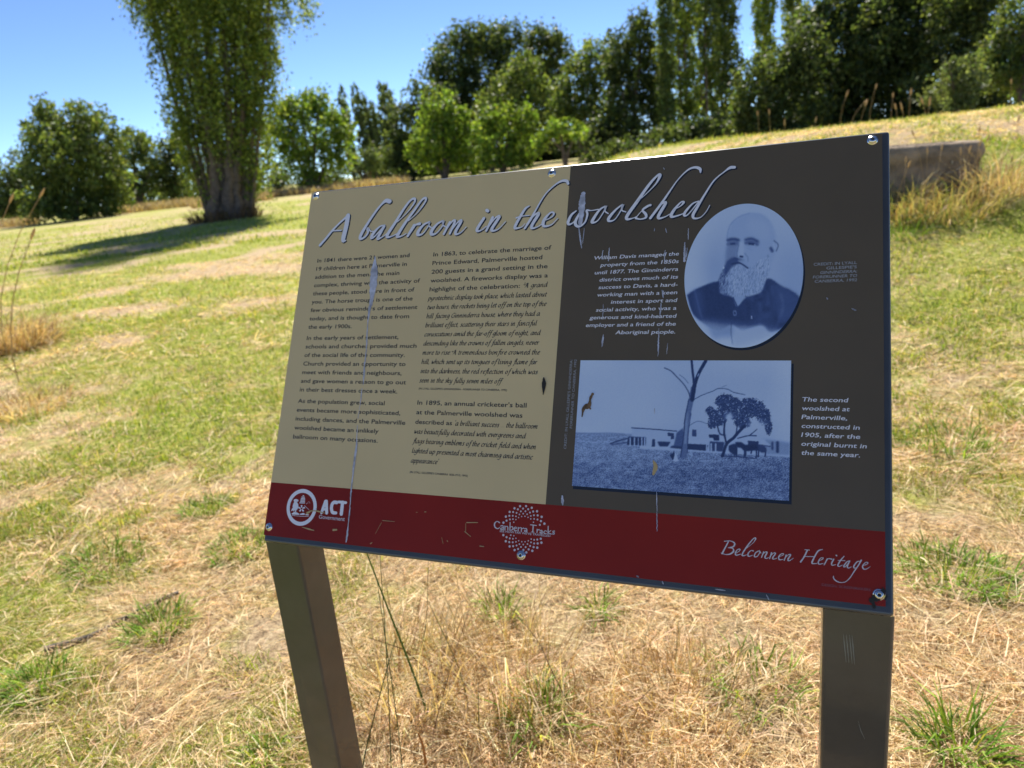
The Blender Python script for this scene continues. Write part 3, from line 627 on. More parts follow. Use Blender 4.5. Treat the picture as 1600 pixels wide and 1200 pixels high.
# posts: rectangular tube, its front just under the front edge of the tray
def post(fl, fr, flb, frb, dep):
    """front left / front right at the tray and 0.52 m lower, depth"""
    bk = np.array([0.3879, 0.9217, 0.0])
    fl, fr, flb, frb = map(np.array, (fl, fr, flb, frb))
    def cut_top(p, q):    # meet the underside of the tray (plane t = 603 mm)
        d = p-q; o = TL+SV*0.6031; k = ((o-q) @ SV)/(d @ SV); return q+d*k
    def down(p, q, z=-0.25): d = (q-p)/(p[2]-q[2]); return p+d*(p[2]-z)
    cor = [(fl, flb), (fr, frb), (fr+bk*dep, frb+bk*dep), (fl+bk*dep, flb+bk*dep)]
    bm = bmesh.new(); top = [bm.verts.new(cut_top(a, b)-BASE) for a, b in cor]; bot = [bm.verts.new(down(a, b)-BASE) for a, b in cor]
    for k in range(4): bm.faces.new((top[k], top[(k+1) % 4], bot[(k+1) % 4], bot[k]))
    bm.faces.new(top[::-1]); bm.faces.new(bot)
    bmesh.ops.recalc_face_normals(bm, faces=bm.faces)
    ed = [e for e in bm.edges if abs((e.verts[0].co-e.verts[1].co).z) > 0.3]
    bmesh.ops.bevel(bm, geom=ed, offset=0.0045, segments=3, profile=0.5, affect='EDGES')
    # arm behind the tray
    return bm
for nm, P, (sa, sb) in (('L', ((-0.4265, 1.0340, .905), (-0.3655, 1.0075, .905), (-0.4440, 1.040, .385), (-0.3810, 1.014, .385), 0.062), (1.5, 70)),
                        ('R', ((0.3365, 0.7105, .905), (0.4080, 0.6830, .905), (0.3440, 0.7135, .385), (0.4170, 0.6850, .385), 0.062), (822, 898))):
    slink('post', bm_mesh('post', post(*P)), M_steel)
    slink('back_arm', bm_mesh('back_arm', box_pan(sa, sb, 40, 599, -0.085, -0.0285, 0.004)), M_steel)

# scuffs on the right post
def scuff(pts, w):
    o = np.array((0.3365, 0.7105, .905)); ux = np.array((0.408, 0.683, .905))-o; dn = (np.array((0.3440, 0.7135, .385))-o); nn = np.cross(ux, dn); nn /= np.linalg.norm(nn)
    if nn[1] > 0: nn = -nn
    P = np.array([o+ux*a+dn*b for a, b in pts]); T = P[-1]-P[0]; sd = np.cross(T, nn); sd /= np.linalg.norm(sd); V = []
    for i, p in enumerate(P):
        q = w*(1 if 0 < i < len(P)-1 else 0.3)/2; V += [p+sd*q+nn*0.0003-BASE, p-sd*q+nn*0.0003-BASE]
    F = [(2*i, 2*i+1, 2*i+3, 2*i+2) for i in range(len(P)-1)]
    slink('paint_scuff', np_mesh('paint_scuff', V, F), M_scuff)
M_scuff = mat('scuffed_paint', (0.17, 0.19, 0.19), 0.6)
for a in (0.30, 0.34, 0.385, 0.42): scuff([(a, 0.06), (a+0.02, 0.09), (a+0.05, 0.13+a*0.02)], 0.0011)
scuff([(0.62, 0.63), (0.75, 0.615), (0.90, 0.60)], 0.0009); scuff([(0.17, 0.665), (0.185, 0.67), (0.20, 0.672)], 0.0022); scuff([(0.38, 0.655), (0.40, 0.66), (0.43, 0.658)], 0.002); scuff([(0.55, 0.30), (0.60, 0.33), (0.66, 0.35)], 0.0006)

# bolts
def bolt(s, t, r=5.2):
    pr = [(r*1.25, 0.0), (r*1.25, 0.5), (r, 0.7), (r*0.96, 1.6), (r*0.8, 2.9), (r*0.56, 3.6), (r*0.36, 3.75), (r*0.34, 2.4), (0.01, 2.3)]
    V = []; F = []; mi = []; n = 20
    for a, (rr, hh) in enumerate(pr):
        for k in range(n):
            q = 2*math.pi*k/n; V.append(pan(s+rr*math.cos(q), t+rr*math.sin(q), HF+hh*1e-3)-BASE)
    for a in range(len(pr)-1):
        for k in range(n):
            F.append((a*n+k, a*n+(k+1) % n, (a+1)*n+(k+1) % n, (a+1)*n+k)); mi.append(1 if a >= 6 else 0)
    slink('bolt', np_mesh('bolt', V, np.array(F)[:, ::-1], smooth=True, midx=mi), [M_bolt, M_socket])
for s, t in ((12.2, 12.0), (444.8, 13.8), (880, 12.8), (10.6, 578.7), (444, 579.5), (884.5, 586-6.5)): bolt(s, t)

# ---- strokes: a pen of changing width
def smooth_pts(P, k=5):
    P = np.asarray(P, float)
    if len(P) < 3: return P
    Q = [P[0]]
    E = np.vstack([2*P[0]-P[1], P, 2*P[-1]-P[-2]])
    for i in range(1, len(E)-2):
        p0, p1, p2, p3 = E[i-1:i+3]
        for t in np.linspace(0, 1, k+1)[1:]:
            Q.append(0.5*((2*p1)+(-p0+p2)*t+(2*p0-5*p1+4*p2-p3)*t*t+(-p0+3*p1-3*p2+p3)*t**3))
    return np.array(Q)
class Pen:
    def __init__(s): s.V = []; s.F = []; s.n = 0; s.k = 0
    def stroke(s, xy, w, h, rnd=True, dx=0, dy=0):
        """xy in plate mm, w full widths in mm"""
        xy = np.asarray(xy, float); w = np.asarray(w, float)
        keep = np.r_[True, np.linalg.norm(np.diff(xy, axis=0), axis=1) > 1e-4]; xy = xy[keep]; w = w[keep]
        if len(xy) < 2: return
        T = np.gradient(xy, axis=0); T /= np.linalg.norm(T, axis=1)[:, None]+1e-12; Nn = np.stack([-T[:, 1], T[:, 0]], 1)
        if rnd:
            a = np.array([0.9, 0.6, 0.3])*math.pi/2
            pre = [xy[0]-T[0]*w[0]/2*math.sin(q) for q in a]; post_ = [xy[-1]+T[-1]*w[-1]/2*math.sin(q) for q in a[::-1]]
            xy = np.vstack([pre, xy, post_]); Nn = np.vstack([[Nn[0]]*3, Nn, [Nn[-1]]*3]); w = np.r_[[w[0]*math.cos(q) for q in a], w, [w[-1]*math.cos(q) for q in a[::-1]]]
        A = xy+Nn*w[:, None]/2; B = xy-Nn*w[:, None]/2; n = len(xy)
        hh = h+(s.k % 5)*2.5e-5; s.k += 1
        P = np.stack([A, B], 1).reshape(-1, 2)
        s.V.append(pan(P[:, 0]+dx, P[:, 1]+dy, np.full(len(P), hh))-BASE)
        i = np.arange(n-1)*2+s.n; s.F.append(np.stack([i, i+1, i+3, i+2], 1)); s.n += 2*n
    def poly(s, pts, h):
        s.V.append(pan(np.array(pts)[:, 0], np.array(pts)[:, 1], np.full(len(pts), h))-BASE)
        c = np.mean(pts, 0); s.V.append(pan(c[0], c[1], h)[None]-BASE); m = len(pts)
        s.F.append(np.array([(s.n+k, s.n+(k+1) % m, s.n+m, s.n+m) for k in range(m)])); s.n += m+1
    def out(s, name, m):
        F = np.concatenate(s.F); T = np.concatenate([F[:, [0, 1, 2]], F[:, [0, 2, 3]]]); T = T[(T[:, 0] != T[:, 2]) & (T[:, 1] != T[:, 2])]
        V = np.concatenate(s.V)
        # face outwards
        nrm = np.cross(V[T[:, 1]]-V[T[:, 0]], V[T[:, 2]]-V[T[:, 0]]); fl = nrm @ SN < 0; T[fl] = T[fl][:, ::-1]
        return slink(name, np_mesh(name, V, T), m)
def traced(pens, strokes, ox, oy, sc, h, wk=1.0):
    """strokes read off the photograph, mapped onto the plate"""
    for st in strokes:
        a = np.array(st, float); q = smooth_pts(a)
        px = ox+q[:, 0]/sc; py = oy+q[:, 1]/sc
        xy = np.array([to_st(x, y) for x, y in zip(px, py)])
        # local mm per picture pixel
        x0, y0 = ox+a[:, 0].mean()/sc, oy+a[:, 1].mean()/sc
        k = (np.linalg.norm(to_st(x0+1, y0)-to_st(x0-1, y0))+np.linalg.norm(to_st(x0, y0+1)-to_st(x0, y0-1)))/4
        for p, hh, dx, dy, f in pens: p.stroke(xy, q[:, 2].clip(6, 200)/sc*k*wk*f, hh, True, dx, dy)

T1 = [[(55, 835, 30), (130, 750, 28), (220, 640, 26), (310, 550, 22), (400, 470, 30)], [(405, 468, 55), (385, 590, 55), (345, 765, 52), (375, 778, 16)], [(215, 655, 16), (320, 650, 16)],
 [(925, 290, 50), (880, 280, 45), (820, 330, 25), (740, 430, 28), (640, 580, 32), (570, 700, 40), (558, 755, 32), (610, 738, 22), (655, 680, 24), (650, 625, 30), (690, 662, 14), (715, 662, 12)],
 [(865, 585, 14), (800, 605, 20), (720, 690, 36), (698, 745, 34), (750, 716, 16), (860, 592, 18)], [(855, 600, 35), (800, 700, 36), (775, 755, 34), (830, 735, 14), (890, 690, 12)],
 [(1020, 545, 12), (1150, 420, 12), (1230, 310, 22), (1238, 258, 30), (1190, 272, 26), (1110, 370, 30), (990, 560, 34), (905, 690, 40), (895, 732, 34), (950, 725, 14), (1020, 690, 12)],
 [(1160, 530, 12), (1280, 420, 12), (1365, 300, 22), (1375, 248, 30), (1330, 268, 24), (1240, 390, 30), (1110, 570, 34), (1030, 700, 40), (1022, 730, 32), (1080, 720, 14), (1130, 690, 10)],
 [(1232, 590, 40), (1150, 720, 30)], [(1170, 690, 14), (1240, 590, 20), (1300, 568, 36)],
 [(1420, 545, 20), (1350, 580, 26), (1285, 660, 40), (1278, 706, 36), (1340, 690, 16), (1405, 600, 16), (1425, 545, 30), (1415, 590, 20), (1450, 622, 14)]]
T2 = [[(310, 610, 20), (240, 650, 26), (172, 730, 40), (168, 780, 36), (230, 765, 16), (300, 680, 16), (318, 608, 30), (310, 660, 18), (345, 690, 14)],
 [(395, 630, 30), (320, 775, 28)], [(340, 740, 14), (420, 625, 18), (460, 615, 30), (395, 770, 28)], [(410, 740, 14), (490, 635, 18), (540, 612, 34), (475, 730, 36), (470, 778, 30), (530, 760, 14), (600, 688, 10)],
 [(820, 580, 34), (742, 700, 36), (738, 740, 30), (790, 728, 14), (850, 680, 12)], [(855, 480, 38), (870, 490, 38)],
 [(930, 570, 34), (850, 735, 28)], [(870, 700, 14), (960, 580, 18), (1015, 560, 34), (928, 695, 38), (924, 736, 30), (1000, 715, 14), (1090, 622, 10)],
 [(1385, 428, 16), (1330, 470, 30), (1240, 620, 34), (1205, 695, 34), (1225, 706, 26), (1290, 690, 12), (1330, 650, 10)], [(1225, 575, 20), (1290, 555, 14), (1385, 545, 12)]]
T3 = [[(790, 230, 30), (772, 197, 36), (710, 197, 28), (620, 250, 18), (500, 370, 16), (380, 570, 22), (330, 660, 32), (250, 785, 28)], [(280, 730, 14), (370, 622, 20), (425, 603, 36), (348, 730, 38), (338, 783, 32), (400, 772, 14), (460, 735, 10)],
 [(500, 690, 12), (590, 642, 16), (612, 598, 26), (570, 592, 20), (492, 680, 38), (480, 748, 38), (522, 760, 24), (590, 735, 14), (660, 662, 10)],
 [(890, 570, 16), (830, 622, 30), (790, 708, 36), (805, 738, 26), (860, 708, 14), (920, 620, 14)], [(932, 600, 24), (885, 690, 36), (885, 743, 36), (930, 763, 28), (1000, 710, 20), (1030, 615, 26), (1022, 562, 26), (1080, 565, 12), (1165, 550, 14)],
 [(1250, 512, 18), (1180, 560, 26), (1098, 680, 38), (1094, 715, 30), (1160, 690, 14), (1240, 570, 16), (1262, 508, 32), (1250, 570, 18), (1290, 603, 14)],
 [(1465, 492, 18), (1390, 550, 24), (1303, 650, 38), (1298, 695, 30), (1370, 678, 14), (1450, 560, 16), (1475, 490, 32), (1460, 560, 18), (1510, 583, 14)]]
T4 = [[(285, 540, 10), (400, 440, 10), (525, 310, 18), (575, 208, 40), (540, 212, 26), (440, 322, 34), (300, 520, 40), (172, 700, 40), (165, 752, 34), (230, 743, 14), (290, 718, 10)],
 [(275, 735, 10), (350, 650, 10), (455, 578, 14)], [(455, 578, 30), (410, 592, 18), (358, 640, 24), (398, 690, 34), (398, 733, 26), (330, 753, 16), (275, 740, 28)],
 [(1080, 170, 16), (1073, 128, 36), (1010, 108, 30), (920, 142, 20), (800, 260, 14), (700, 400, 20), (590, 560, 30), (455, 740, 32)], [(510, 670, 12), (590, 572, 14), (648, 548, 34), (562, 700, 38), (563, 743, 30), (640, 723, 14), (715, 680, 10)],
 [(740, 640, 10), (830, 590, 14), (872, 542, 28), (830, 547, 18), (742, 650, 36), (714, 718, 36), (760, 720, 22), (850, 690, 14), (880, 670, 10)],
 [(1060, 527, 12), (980, 562, 20), (893, 660, 32), (879, 708, 30), (930, 690, 14), (1060, 532, 14)], [(1503, 107, 36), (1450, 112, 36), (1380, 160, 16), (1250, 270, 18), (1130, 450, 24), (1030, 620, 34), (987, 700, 36), (1002, 743, 26), (1080, 730, 12), (1150, 660, 10), (1195, 580, 10)]]
pw, ps = Pen(), Pen()
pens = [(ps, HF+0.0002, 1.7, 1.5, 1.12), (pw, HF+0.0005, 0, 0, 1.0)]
for T, ox, oy in ((T1, 495, 280), (T2, 655, 270), (T3, 790, 260), (T4, 960, 250)): traced(pens, T, ox, oy, 8.0, HF)
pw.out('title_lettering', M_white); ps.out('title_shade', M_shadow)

B5 = [[(210, 190, 20), (100, 400, 26)], [(140, 180, 14), (250, 175, 14), (322, 215, 24), (300, 275, 24), (210, 295, 12)], [(215, 293, 12), (290, 308, 18), (302, 360, 28), (240, 408, 24), (160, 415, 12), (85, 388, 14)],
 [(345, 395, 8), (410, 350, 12), (415, 320, 18), (370, 332, 14), (337, 390, 22), (352, 428, 20), (430, 410, 10)], [(540, 300, 8), (650, 210, 8), (698, 132, 22), (660, 132, 14), (560, 250, 22), (462, 400, 24), (472, 438, 20), (540, 420, 8)],
 [(655, 350, 22), (610, 347, 12), (562, 400, 22), (572, 448, 20), (640, 430, 10)], [(745, 352, 14), (692, 390, 18), (674, 448, 22), (720, 453, 14), (765, 390, 14), (760, 348, 24), (790, 390, 14)],
 [(840, 370, 22), (800, 470, 16)], [(815, 430, 8), (860, 377, 12), (900, 377, 20), (862, 460, 22), (882, 486, 16), (930, 470, 8)], [(980, 385, 22), (945, 490, 16)], [(960, 450, 8), (1010, 392, 12), (1050, 397, 20), (1002, 470, 22), (1012, 498, 16), (1080, 480, 8)],
 [(1110, 460, 8), (1180, 427, 12), (1193, 402, 16), (1150, 407, 14), (1107, 460, 22), (1122, 508, 20), (1190, 500, 8)], [(1240, 425, 20), (1205, 520, 16)], [(1220, 480, 8), (1275, 422, 12), (1320, 422, 22), (1272, 500, 22), (1292, 528, 16), (1370, 480, 6)]]
B6 = [[(245, 225, 24), (190, 340, 22), (125, 435, 24)], [(200, 215, 12), (285, 222, 12)], [(180, 335, 12), (370, 340, 12)], [(515, 212, 12), (440, 237, 22), (380, 330, 22), (328, 440, 26), (347, 463, 18), (420, 460, 10)],
 [(440, 420, 8), (510, 387, 12), (528, 362, 14), (480, 367, 12), (442, 430, 22), (452, 473, 18), (530, 460, 8)], [(600, 380, 22), (545, 485, 16)], [(570, 430, 8), (620, 377, 12), (680, 385, 22)],
 [(715, 385, 20), (677, 460, 22), (692, 493, 16), (750, 480, 8)], [(760, 318, 24), (766, 322, 24)], [(900, 332, 14), (840, 400, 20), (788, 490, 22), (812, 513, 16), (870, 490, 8)], [(790, 405, 10), (915, 410, 12)],
 [(1000, 415, 12), (950, 432, 16), (893, 508, 22), (922, 518, 12), (1000, 420, 12)], [(1000, 415, 18), (957, 508, 22), (977, 543, 16), (1030, 520, 8)],
 [(1190, 420, 12), (1130, 432, 16), (1073, 508, 22), (1082, 543, 16), (1140, 520, 10), (1195, 422, 14)], [(1205, 405, 24), (1150, 500, 18), (1080, 600, 18), (1000, 720, 14), (920, 788, 12), (830, 798, 14), (752, 768, 20), (712, 720, 18), (712, 685, 10)],
 [(1230, 505, 8), (1310, 470, 12), (1318, 442, 16), (1275, 447, 12), (1228, 510, 22), (1247, 558, 20), (1300, 558, 12), (1365, 515, 6)]]
pb = Pen()
traced([(pb, HF+0.0003, 0, 0, 1)], B5, 1120, 830, 11.43, HF); traced([(pb, HF+0.0003, 0, 0, 1)], B6, 1240, 840, 11.43, HF)
pb.out('heritage_lettering', M_pink)

CT = [[(265, 440, 18), (215, 418, 12), (172, 460, 22), (180, 523, 20), (230, 553, 14), (268, 530, 10)], [(285, 505, 14), (320, 495, 14), (335, 520, 16), (335, 570, 16)], [(335, 530, 10), (287, 550, 16), (300, 573, 12), (335, 558, 10)],
 [(365, 505, 16), (365, 575, 16)], [(365, 525, 8), (405, 508, 12), (420, 530, 16), (420, 580, 16)], [(462, 440, 16), (458, 578, 16)], [(460, 530, 8), (500, 515, 14), (515, 558, 16), (480, 583, 12), (460, 573, 8)],
 [(535, 555, 8), (585, 547, 10), (565, 522, 12), (535, 550, 16), (550, 590, 14), (590, 585, 10)], [(615, 530, 16), (612, 600, 16)], [(615, 550, 8), (655, 534, 16)], [(675, 540, 16), (672, 605, 16)], [(675, 560, 8), (715, 542, 16)],
 [(730, 555, 14), (765, 550, 14), (775, 575, 16), (775, 612, 16)], [(775, 580, 10), (730, 592, 16), (745, 610, 12), (775, 600, 10)], [(845, 480, 14), (955, 495, 14)], [(895, 490, 18), (885, 615, 18)], [(860, 615, 10), (910, 620, 10)],
 [(968, 565, 16), (965, 625, 16)], [(968, 585, 8), (1005, 570, 16)], [(1020, 590, 14), (1050, 585, 14), (1062, 605, 16), (1060, 640, 16)], [(1060, 612, 10), (1020, 622, 16), (1035, 640, 12), (1060, 632, 10)],
 [(1145, 602, 14), (1115, 592, 10), (1092, 620, 16), (1110, 646, 14), (1145, 642, 8)], [(1175, 510, 16), (1170, 650, 16)], [(1225, 590, 12), (1175, 625, 10), (1230, 655, 16)], [(1295, 600, 14), (1265, 600, 12), (1264, 620, 14), (1290, 635, 14), (1283, 656, 12), (1250, 650, 14)]]
pc = Pen(); traced([(pc, HF+0.0003, 0, 0, 1)], CT, 760, 780, 12.0, HF, 1.15)
dots = '648,133 760,132 543,172 607,192 703,178 800,190 866,163 965,228 893,232 832,252 748,228 662,230 582,258 518,242 453,240 382,328 447,313 511,312 570,322 635,287 706,272 780,284 848,316 907,303 977,305 1052,333 1038,412 974,383 911,371 848,371 797,341 738,322 678,326 620,346 570,382 514,375 457,380 395,403 337,440 530,433 898,433 1017,482 1103,460 335,673 473,675 530,685 395,712 455,735 514,742 570,733 622,778 680,798 741,798 802,780 856,748 911,762 970,757 1035,742 1047,815 977,830 911,830 852,810 787,840 708,850 636,842 570,800 510,808 446,805 380,788 453,885 518,880 582,868 665,895 752,898 836,876 901,898 970,908 808,940 710,950 611,933 545,953 765,997 877,967'
for q in dots.split():
    x, y = map(float, q.split(',')); r = 0.85+0.85*min(1, max(0, (math.hypot(x-710, (y-560)*0.85)-190)/200))
    c = to_st(760+x/12, 780+y/12); pc.poly([(c[0]+r*math.cos(a), c[1]+r*math.sin(a)) for a in np.linspace(0, 2*math.pi, 13)[:-1]], HF+0.0002)
pc.out('dotted_ring_emblem', M_pink)

# ring emblem with bird, tower, flower and leaves
pe = Pen(); m7 = lambda P: [to_st(440+x/13.333, 755+y/13.333) for x, y in P]
cc = np.array([68.5, 543.0]); ang = np.linspace(0, 2*math.pi, 61)
pe.stroke(np.stack([cc[0]+25.7*np.cos(ang), cc[1]+25.7*np.sin(ang)], 1), np.full(61, 6.0), HF+0.0002, False)
def rp(P, h=HF+0.0002): pe.poly(m7(P), h)
rp([(290, 340), (330, 330), (372, 345), (385, 368), (350, 372), (345, 395), (375, 440), (380, 500), (350, 555), (305, 565), (270, 540), (258, 480), (275, 420), (292, 395), (280, 365)])
rp([(262, 510), (300, 560), (285, 595), (270, 565), (228, 585), (240, 540)]); rp([(320, 555), (335, 560), (330, 600), (300, 600)])
for cx, cy, w in ((482, 262, 34), (478, 292, 74), (474, 322, 92), (470, 350, 100), (465, 378, 108), (458, 412, 120)): rp([(cx-w/2, cy-3), (cx-w/2+8, cy-11), (cx+w/2-8, cy-9), (cx+w/2, cy), (cx+w/2-8, cy+10), (cx-w/2+8, cy+9)])
for a in range(5):
    t = a*2*math.pi/5-1.57; rp([(445+20*math.cos(t-.5), 530+22*math.sin(t-.5)), (445+70*math.cos(t-.25), 530+72*math.sin(t-.25)), (445+72*math.cos(t+.25), 530+74*math.sin(t+.25)), (445+20*math.cos(t+.5), 530+22*math.sin(t+.5))])
rp([(235, 635), (290, 600), (345, 610), (400, 640), (395, 660), (250, 655)], HF+0.00025); rp([(410, 640), (480, 620), (520, 640), (500, 662), (415, 660)], HF+0.00025); rp([(525, 645), (600, 655), (590, 672), (530, 665)], HF+0.00025)
pe.stroke(np.array(m7([(255, 672), (420, 690), (590, 690)])), [0.6, 0.6, 0.6], HF+0.0002); pe.stroke(np.array(m7([(505, 470), (600, 555)])), [0.7, 0.4], HF+0.0002); pe.stroke(np.array(m7([(540, 440), (600, 380), (620, 420)])), [0.3, 0.3, 0.3], HF+0.0002)
traced([(pe, HF+0.0003, 0, 0, 1)], [[(942, 380, 62), (862, 612, 62)], [(962, 380, 66), (968, 618, 66)], [(890, 545, 44), (975, 550, 44)], [(1178, 405, 66), (1120, 400, 66), (1078, 450, 70), (1068, 540, 70), (1092, 610, 66), (1162, 622, 56)], [(1218, 392, 52), (1368, 408, 52)], [(1298, 405, 74), (1272, 640, 74)]], 440, 755, 13.333, HF)
pe.out('government_emblem', M_white)

# ---- serif italic, written with a broad pen
GL = dict(
 a=([[(.62,.95),(.4,1),(.12,.65),(.08,.2),(.22,0),(.45,.2),(.65,.9)],[(.65,1),(.6,.3),(.64,.05),(.8,.12)]],.85), b=([[(.1,1.75),(.1,.3),(.25,0),(.5,.2),(.6,.6),(.5,.95),(.3,.9),(.1,.5)]],.75),
 c=([[(.58,.85),(.42,1),(.15,.7),(.1,.25),(.28,0),(.55,.2)]],.65), d=([[(.62,.95),(.4,1),(.12,.65),(.08,.2),(.22,0),(.45,.2),(.65,.9)],[(.65,1.75),(.62,.3),(.66,.05),(.8,.12)]],.85),
 e=([[(.12,.5),(.4,.6),(.55,.8),(.42,1),(.2,.8),(.1,.35),(.25,0),(.55,.2)]],.65), f=([[(.75,1.6),(.6,1.75),(.45,1.5),(.3,.3),(.15,-.5),(0,-.65)],[(.15,.98),(.6,.98)]],.55),
 g=([[(.62,.95),(.4,1),(.12,.65),(.1,.3),(.25,.1),(.45,.3),(.63,.9)],[(.65,1),(.6,0),(.45,-.5),(.2,-.65),(.05,-.45)]],.8), h=([[(.1,1.75),(.1,0)],[(.1,.4),(.35,.95),(.55,.9),(.5,.3),(.55,.02),(.7,.12)]],.8),
 i=([[(.05,.85),(.18,1),(.15,.3),(.2,.02),(.36,.14)],[(.2,1.38),(.22,1.46)]],.42), k=([[(.1,1.75),(.1,0)],[(.1,.45),(.4,.95),(.5,.75),(.15,.5),(.4,.1),(.6,.05)]],.7), l=([[(.12,1.75),(.1,.3),(.16,.02),(.32,.14)]],.4),
 m=([[(.1,1),(.1,0)],[(.1,.4),(.35,.97),(.45,.85),(.42,0)],[(.42,.4),(.68,.97),(.8,.85),(.76,.2),(.82,.02),(.95,.14)]],1.1), n=([[(.1,1),(.1,0)],[(.1,.4),(.38,.97),(.52,.85),(.48,.2),(.54,.02),(.68,.14)]],.8),
 o=([[(.4,1),(.15,.75),(.1,.3),(.28,0),(.52,.25),(.58,.7),(.4,1)]],.72), p=([[(.12,1.05),(.06,-.65)],[(.1,.5),(.35,.97),(.56,.85),(.55,.35),(.35,.02),(.1,.15)]],.75), r=([[(.1,1),(.1,0)],[(.1,.5),(.3,.92),(.48,.95)]],.55),
 s=([[(.48,.85),(.32,1),(.15,.8),(.3,.55),(.42,.3),(.25,0),(.05,.12)]],.58), t=([[(.2,1.35),(.12,.3),(.2,.02),(.38,.14)],[(.02,.98),(.4,.98)]],.45), u=([[(.1,1),(.1,.25),(.22,0),(.42,.25),(.58,1)],[(.58,1),(.54,.3),(.6,.02),(.74,.14)]],.85),
 v=([[(.05,.9),(.18,.98),(.25,0),(.5,.6),(.5,1)]],.65), w=([[(.05,.9),(.15,.98),(.2,.02),(.45,.7),(.5,.02),(.78,.6),(.78,1)]],.95), y=([[(.1,1),(.12,.25),(.25,.02),(.5,.3)],[(.58,1),(.5,0),(.3,-.55),(.05,-.6)]],.72),
 A=([[(-.35,1.15),(-.2,.95),(.05,1.0),(.5,1.55)],[(0,.05),(.28,.5),(.55,1.6)],[(.55,1.6),(.7,.1),(.85,0)],[(.28,.55),(.65,.55)]],1.0), G=([[(.9,1.4),(.65,1.6),(.25,1.2),(.1,.5),(.35,0),(.75,.15),(.82,.7),(.6,.7)]],1.0))
GL["'"] = ([[(.15, 1.75), (.08, 1.35)]], .28); GL[','] = ([[(.12, .12), (.02, -.25)]], .3); GL['.'] = ([[(.1, .05), (.14, .1)]], .3); GL['-'] = ([[(.05, .5), (.4, .5)]], .5)
def italic(pen, text, s0, t0, width, xh=4.5):
    x = 0; adv = []
    for ch in text:
        adv.append(x); x += GL[ch][1] if ch in GL else 0.42
    k = width/(x*xh)
    for ch, ax in zip(text, adv):
        if ch not in GL: continue
        for st in GL[ch][0]:
            q = smooth_pts(np.array(st, float), 4)
            X = s0+((q[:, 0]+ax)*k+q[:, 1]*0.20)*xh; Y = t0-q[:, 1]*xh
            d = np.gradient(np.stack([X, -Y], 1), axis=0); th = np.arctan2(d[:, 1], d[:, 0])
            w = xh*(0.11+0.17*np.abs(np.sin(th-math.radians(38))))
            pen.stroke(np.stack([X, Y], 1), w, HF+0.0002, False)
pi_ = Pen()
italic(pi_, "'A grand", 414, 193.4, 37.5)
for k, (tx, w) in enumerate([('pyrotechnic display took place, which lasted about', 196), ('two hours, the rockets being let off on the top of the', 196.5), ('hill facing Ginninderra house, where they had a', 188), ('brilliant effect, scattering their stars in fanciful', 184.5),
    ('coruscations amid the far-off gloom of night, and', 191), ('descending like the crowns of fallen angels, never', 190), ('more to rise. A tremendous bonfire crowned the', 192.5), ('hill, which sent up its tongues of living flame far', 189.5), ('into the darkness, the red reflection of which was', 191.5), ("seen in the sky fully seven miles off'", 138)]):
    italic(pi_, tx, 255.6, 208+14.55*k, w)
italic(pi_, "'a brilliant success ... the ballroom", 322, 403.3, 132)
for k, (tx, w) in enumerate([('was beautifully decorated with evergreens and', 181), ('flags bearing emblems of the cricket field and when', 198), ('lighted up presented a most charming and artistic', 194), ("appearance'", 46.5)]): italic(pi_, tx, 255.6, 417.8+14.7*k, w)
pi_.out('quotation_text', M_black)

# ---- plain text from the built in font
JOBS = []
def text(tx, s, t, width, cap, align='L', shear=0.0, grp='body_text', bold=0.010, rot=0):
    c = bpy.data.curves.new('line', 'FONT'); c.body = tx; c.resolution_u = 3; c.offset = bold
    o = bpy.data.objects.new('line', c); COL.objects.link(o); JOBS.append((o, s, t, width, cap, align, shear, grp, rot))
b1 = ['In 1841 there were 21 women and', '19 children here at Palmerville in', 'addition to the men. The main', 'complex, thriving with the activity of', 'these people, stood here in front of', 'you. The horse trough is one of the', 'few obvious reminders of settlement', 'today, and is thought to date from', 'the early 1900s.']
w1 = [179, 176, 164, 203.5, 195, 193.5, 204, 191, 86]
for k, (a, w) in enumerate(zip(b1, w1)): text(a, 34, 134.3+14.55*k, w, 7.0)
b2 = ['In the early years of settlement,', 'schools and churches provided much', 'of the social life of the community.', 'Church provided an opportunity to', 'meet with friends and neighbours,', 'and gave women a reason to go out', 'in their best dresses once a week.']
for k, (a, w) in enumerate(zip(b2, [176, 210, 191, 194, 189, 198.5, 185])): text(a, 34, 269.8+14.53*k, w, 7.0)
b3 = ['As the population grew, social', 'events became more sophisticated,', 'including dances, and the Palmerville', 'woolshed became an unlikely', 'ballroom on many occasions.']
for k, (a, w) in enumerate(zip(b3, [165, 195, 205.5, 160, 160.5])): text(a, 33.6, 376+14.7*k, w, 7.0)
b4 = ['In 1863, to celebrate the marriage of', 'Prince Edward, Palmerville hosted', '200 guests in a grand setting in the', 'woolshed. A fireworks display was a', 'highlight of the celebration:']
for k, (a, w) in enumerate(zip(b4, [197, 184, 193.5, 195, 152])): text(a, 256.3, 135.7+14.4*k, w, 7.0)
b5 = ["In 1895, an annual cricketer's ball", 'at the Palmerville woolshed was', 'described as']
for k, (a, w) in enumerate(zip(b5, [178, 173, 62])): text(a, 256.3, 373.5+14.8*k, w, 7.0)
text("(IN LYALL GILLESPIE'S GINNINDERRA - FORERUNNER TO CANBERRA, 1992)", 256, 350, 146, 3.0, grp='source_text'); text("(IN LYALL GILLESPIE'S CANBERRA 1820-1913, 1992)", 256, 477.5, 96, 3.0, grp='lower_source_text')
d1 = ['William Davis managed the', 'property from the 1850s', 'until 1877. The Ginninderra', 'district owes much of its', 'success to Davis, a hard-', 'working man with a keen', 'interest in sport and', 'social activity, who was a', 'generous and kind-hearted', 'employer and a friend of the', 'Aboriginal people.']
